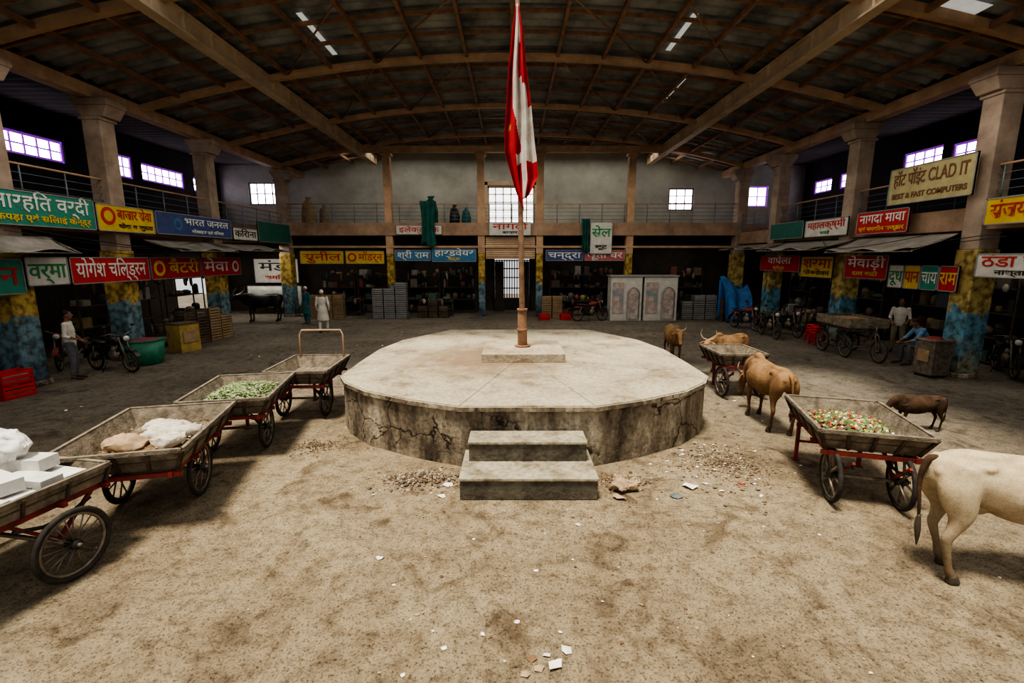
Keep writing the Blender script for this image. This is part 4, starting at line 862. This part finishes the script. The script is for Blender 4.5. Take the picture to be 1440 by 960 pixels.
b.tube([(0, -.97, .8), (0, -.93, 1.05)], .016, M_steel); b.tube([(-.28, -.85, 1.08), (0, -.93, 1.06), (.28, -.85, 1.08)], .014, M_steel); b.tube([(0, -.95, .85), (0, -.5, .5), (0, .6, .7)], .02, M_red)
b.ell((0, -.55, 1.0), (.08, .13, .04), M_black); b.tube([(0, -.5, .5), (0, -.55, 1.0)], .014, M_steel); b.box((.1, .4, 1.06), (.6, .8, .18), M_card)
b.obj('cycle_rickshaw_cart', loc=(10.62, 14.4, 0), rz=-.05)
sign((-12.9, 26.0, 2.3), 2.4, 1.3, 'B', SG['white'], 'मंडी', K_, text2=('समिति', R_), tsize=.4, name='hanging_banner')
b = MB(); b.grid(lambda u, v: (-14.2+2.9*u, 25.3+.05*math.sin(u*23), .35+1.15*v), 60, 4, SG['white']); b.box((-12.75, 25.36, 1.52), (3.0, .05, .05), M_steel)
for x in (-14.2, -12.75, -11.3): b.box((x, 25.36, .76), (.05, .05, 1.52), M_steel)
b.obj('cloth_screen', solid=.01)
crates((-13.0, 25.9, 0), 0, 4, 3, M_card, .5, .3)

# ------------------------------------------------------------------ ground debris
def rubble(loc, rx, ry, n, name, hgt=.16, mats=(M_rubble,), smin=.012, smax=.045, mound=True):
    b = MB()
    if mound: b.grid(lambda u, v: ((2*u-1)*rx*.9, (2*v-1)*ry*.9, max(-.01, hgt*.75*(1-min(1, math.hypot(2*u-1, 2*v-1)))-.004+.02*mnoise.noise(V((u*9, v*9, rx))))), 16, 12, M_rubble)
    for i in range(n):
        a = R.uniform(0, 6.283); q = abs(R.gauss(0, .5)); x = rx*q*math.cos(a); y = ry*q*math.sin(a); s = smin+(smax-smin)*R.random()**2.5
        if blocked(loc[0]+x, loc[1]+y, .03): continue
        z = max(s*.3, hgt*max(0, 1-q)*R.uniform(.7, 1.05))
        q2 = MB(); q2.ell((0, 0, 0), (s, s*R.uniform(.5, 1), s*R.uniform(.3, .8)), M_rubble, u=6, w=4, smooth=False)
        rr = Matrix.Rotation(R.uniform(0, 6), 3, V((R.random(), R.random(), R.random()+.1)).normalized())
        b.add([rr @ p+V((x, y, z)) for p in q2.v], q2.f, R.choice(mats))
    b.obj(name, loc=(*loc, 0))
rubble((-1.28, 5.98), .50, .26, 1700, 'rubble_pile', .14, (M_rubble, M_rubble, M_rubl, M_leaf, M_rubble, M_rubl), .006, .032)
rubble((1.5, 5.92), .34, .24, 500, 'rubble_pile', .09, (M_rubble, M_leaf, M_tan, M_rubl), .006, .04)
rubble((3.2, 6.6), .9, .9, 1300, 'rubble_pile', .02, (M_rubble, M_leaf, M_rubl, M_rubble, M_rubble), .004, .020, False); rubble((-3.1, 7.2), .8, .5, 600, 'rubble_pile', .015, (M_rubble, M_leaf), .004, .02, False)
def scrap(b, x, y, s, m, z=0.004):
    if blocked(x, y, s): return
    n = R.randint(4, 7); a0 = R.uniform(0, 6); pts = []
    for i in range(n):
        a = a0+2*math.pi*i/n; r = s*R.uniform(.5, 1.0); pts.append(V((x+r*math.cos(a), y+r*math.sin(a)*.8, z+R.uniform(0, s*.35))))
    c = V((x, y, z+s*R.uniform(.1, .5))); b.add(pts+[c], [(i, (i+1) % n, n) for i in range(n)], m)
b = MB()
for i in range(170): scrap(b, R.gauss(0.3, 1.9), R.uniform(2.4, 6.2), R.uniform(.010, .03), R.choice([M_paper, M_leaf, M_leaf, M_tan]))
for i in range(2200): scrap(b, R.gauss(0, 3.2), R.uniform(2.2, 7.5), R.uniform(.004, .013), R.choice([M_leaf, M_rubble, M_leaf, M_rubble, M_rubl]))
for i in range(300): scrap(b, R.gauss(3.0, .55), R.gauss(6.4, .65), R.uniform(.010, .045), R.choice([M_paper, M_leaf, M_tan, M_rubble, M_steel]))
for i in range(90): scrap(b, R.gauss(-1.1, .45), R.gauss(5.85, .2), R.uniform(.010, .035), R.choice([M_paper, M_leaf, M_tan]))
for i in range(160): scrap(b, R.uniform(-9, 9), R.uniform(8, 20), R.uniform(.02, .06), R.choice([M_paper, M_leaf, M_tan, M_rubble]))
for (x, y, s, m) in ((.33, 3.02, .09, M_paper), (.42, 3.15, .07, M_paper), (.2, 3.0, .07, M_tan), (.1, 2.95, .05, M_tan), (-1.35, 4.3, .06, M_paper), (-1.1, 3.9, .04, M_paper), (2.35, 5.8, .13, M_paper), (2.1, 5.55, .10, M_rail), (2.6, 5.9, .06, M_paper), (-.9, 5.55, .07, M_paper), (.75, 4.9, .04, M_paper), (1.35, 5.5, .12, M_tan), (3.1, 5.9, .06, M_redv), (.15, 3.08, .06, M_leaf), (.27, 3.12, .05, M_paper), (-.85, 5.85, .09, M_paper)): scrap(b, x, y, s, m)
b.obj('litter')
b = MB(); q = MB(); q.ell((0, 0, .07), (.19, .11, .08), M_tan, u=36, w=24); q.v = [p+V(mnoise.noise_vector(p*11))*.06+V(mnoise.noise_vector(p*25))*.02 for p in q.v]; b.add(q.v, q.f, M_tan, True); b.obj('crumpled_sack', loc=(1.46, 5.72, 0))

# ------------------------------------------------------------------ light
w = bpy.data.worlds.new('World'); sc.world = w; w.use_nodes = True
bg = w.node_tree.nodes['Background']; bg.inputs[0].default_value = (0.94, 0.94, 0.94, 1); bg.inputs[1].default_value = 0.55
sd = bpy.data.lights.new('sun', 'SUN'); sd.energy = 4.0; sd.angle = math.radians(12); sd.color = (1.0, 0.93, 0.79)
so = bpy.data.objects.new('sun', sd); sc.collection.objects.link(so)
so.rotation_euler = V((0.16, 0.20, -1)).to_track_quat('-Z', 'Y').to_euler(); so.location = (0, 0, 20)
def area(loc, sx, sy, e, col, name, rot=(0, 0, 0)):
    l = bpy.data.lights.new(name, 'AREA'); l.shape = 'RECTANGLE'; l.size = sx; l.size_y = sy; l.energy = e; l.color = col
    o = bpy.data.objects.new(name, l); sc.collection.objects.link(o); o.location = loc; o.rotation_euler = rot
area((0, 17.5, 7.6), 16, 9, 520, (1, .94, .84), 'hall_fill')  # unseen fill added under the roof to brighten the hall
area((-9.3, 8, 7.2), 2, 10, 120, (1, .94, .84), 'hall_fill'); area((9.3, 8, 7.2), 2, 10, 120, (1, .94, .84), 'hall_fill')  # unseen side fills, added for the same purpose
area((0, 25.6, 8.3), 18, 1.2, 100, (1, .96, .88), 'gallery_fill')  # added fill brightening the upper back wall, no fitting modelled
for s in (-1, 1):
    for y in (12.5, 17, 21.8): area((s*12.6, y, 3.6), .4, 2.0, 12, (1, .93, .8), 'shop_fill')  # added fills brightening the side bays, no fittings modelled
for x in (-9, -4, 4, 9): area((x, 25.2, 4.0), 2.0, .4, 9, (1, .93, .8), 'shop_fill')  # added fills for the back bays
area((-13, 23.8, 3.6), 2.5, 1.5, 60, (1, .96, .9), 'shop_fill')  # stronger added fill so the buffalo stands out

cam = bpy.data.cameras.new('cam'); co = bpy.data.objects.new('cam', cam); sc.collection.objects.link(co)
co.location = (0, 0, 3.0); co.rotation_euler = (math.radians(90-10.1), 0, 0); cam.lens = 16.5; cam.sensor_width = 36; cam.clip_end = 200
sc.camera = co
sc.view_settings.view_transform = 'AgX'; sc.view_settings.look = 'AgX - High Contrast'; sc.view_settings.exposure = 0.4
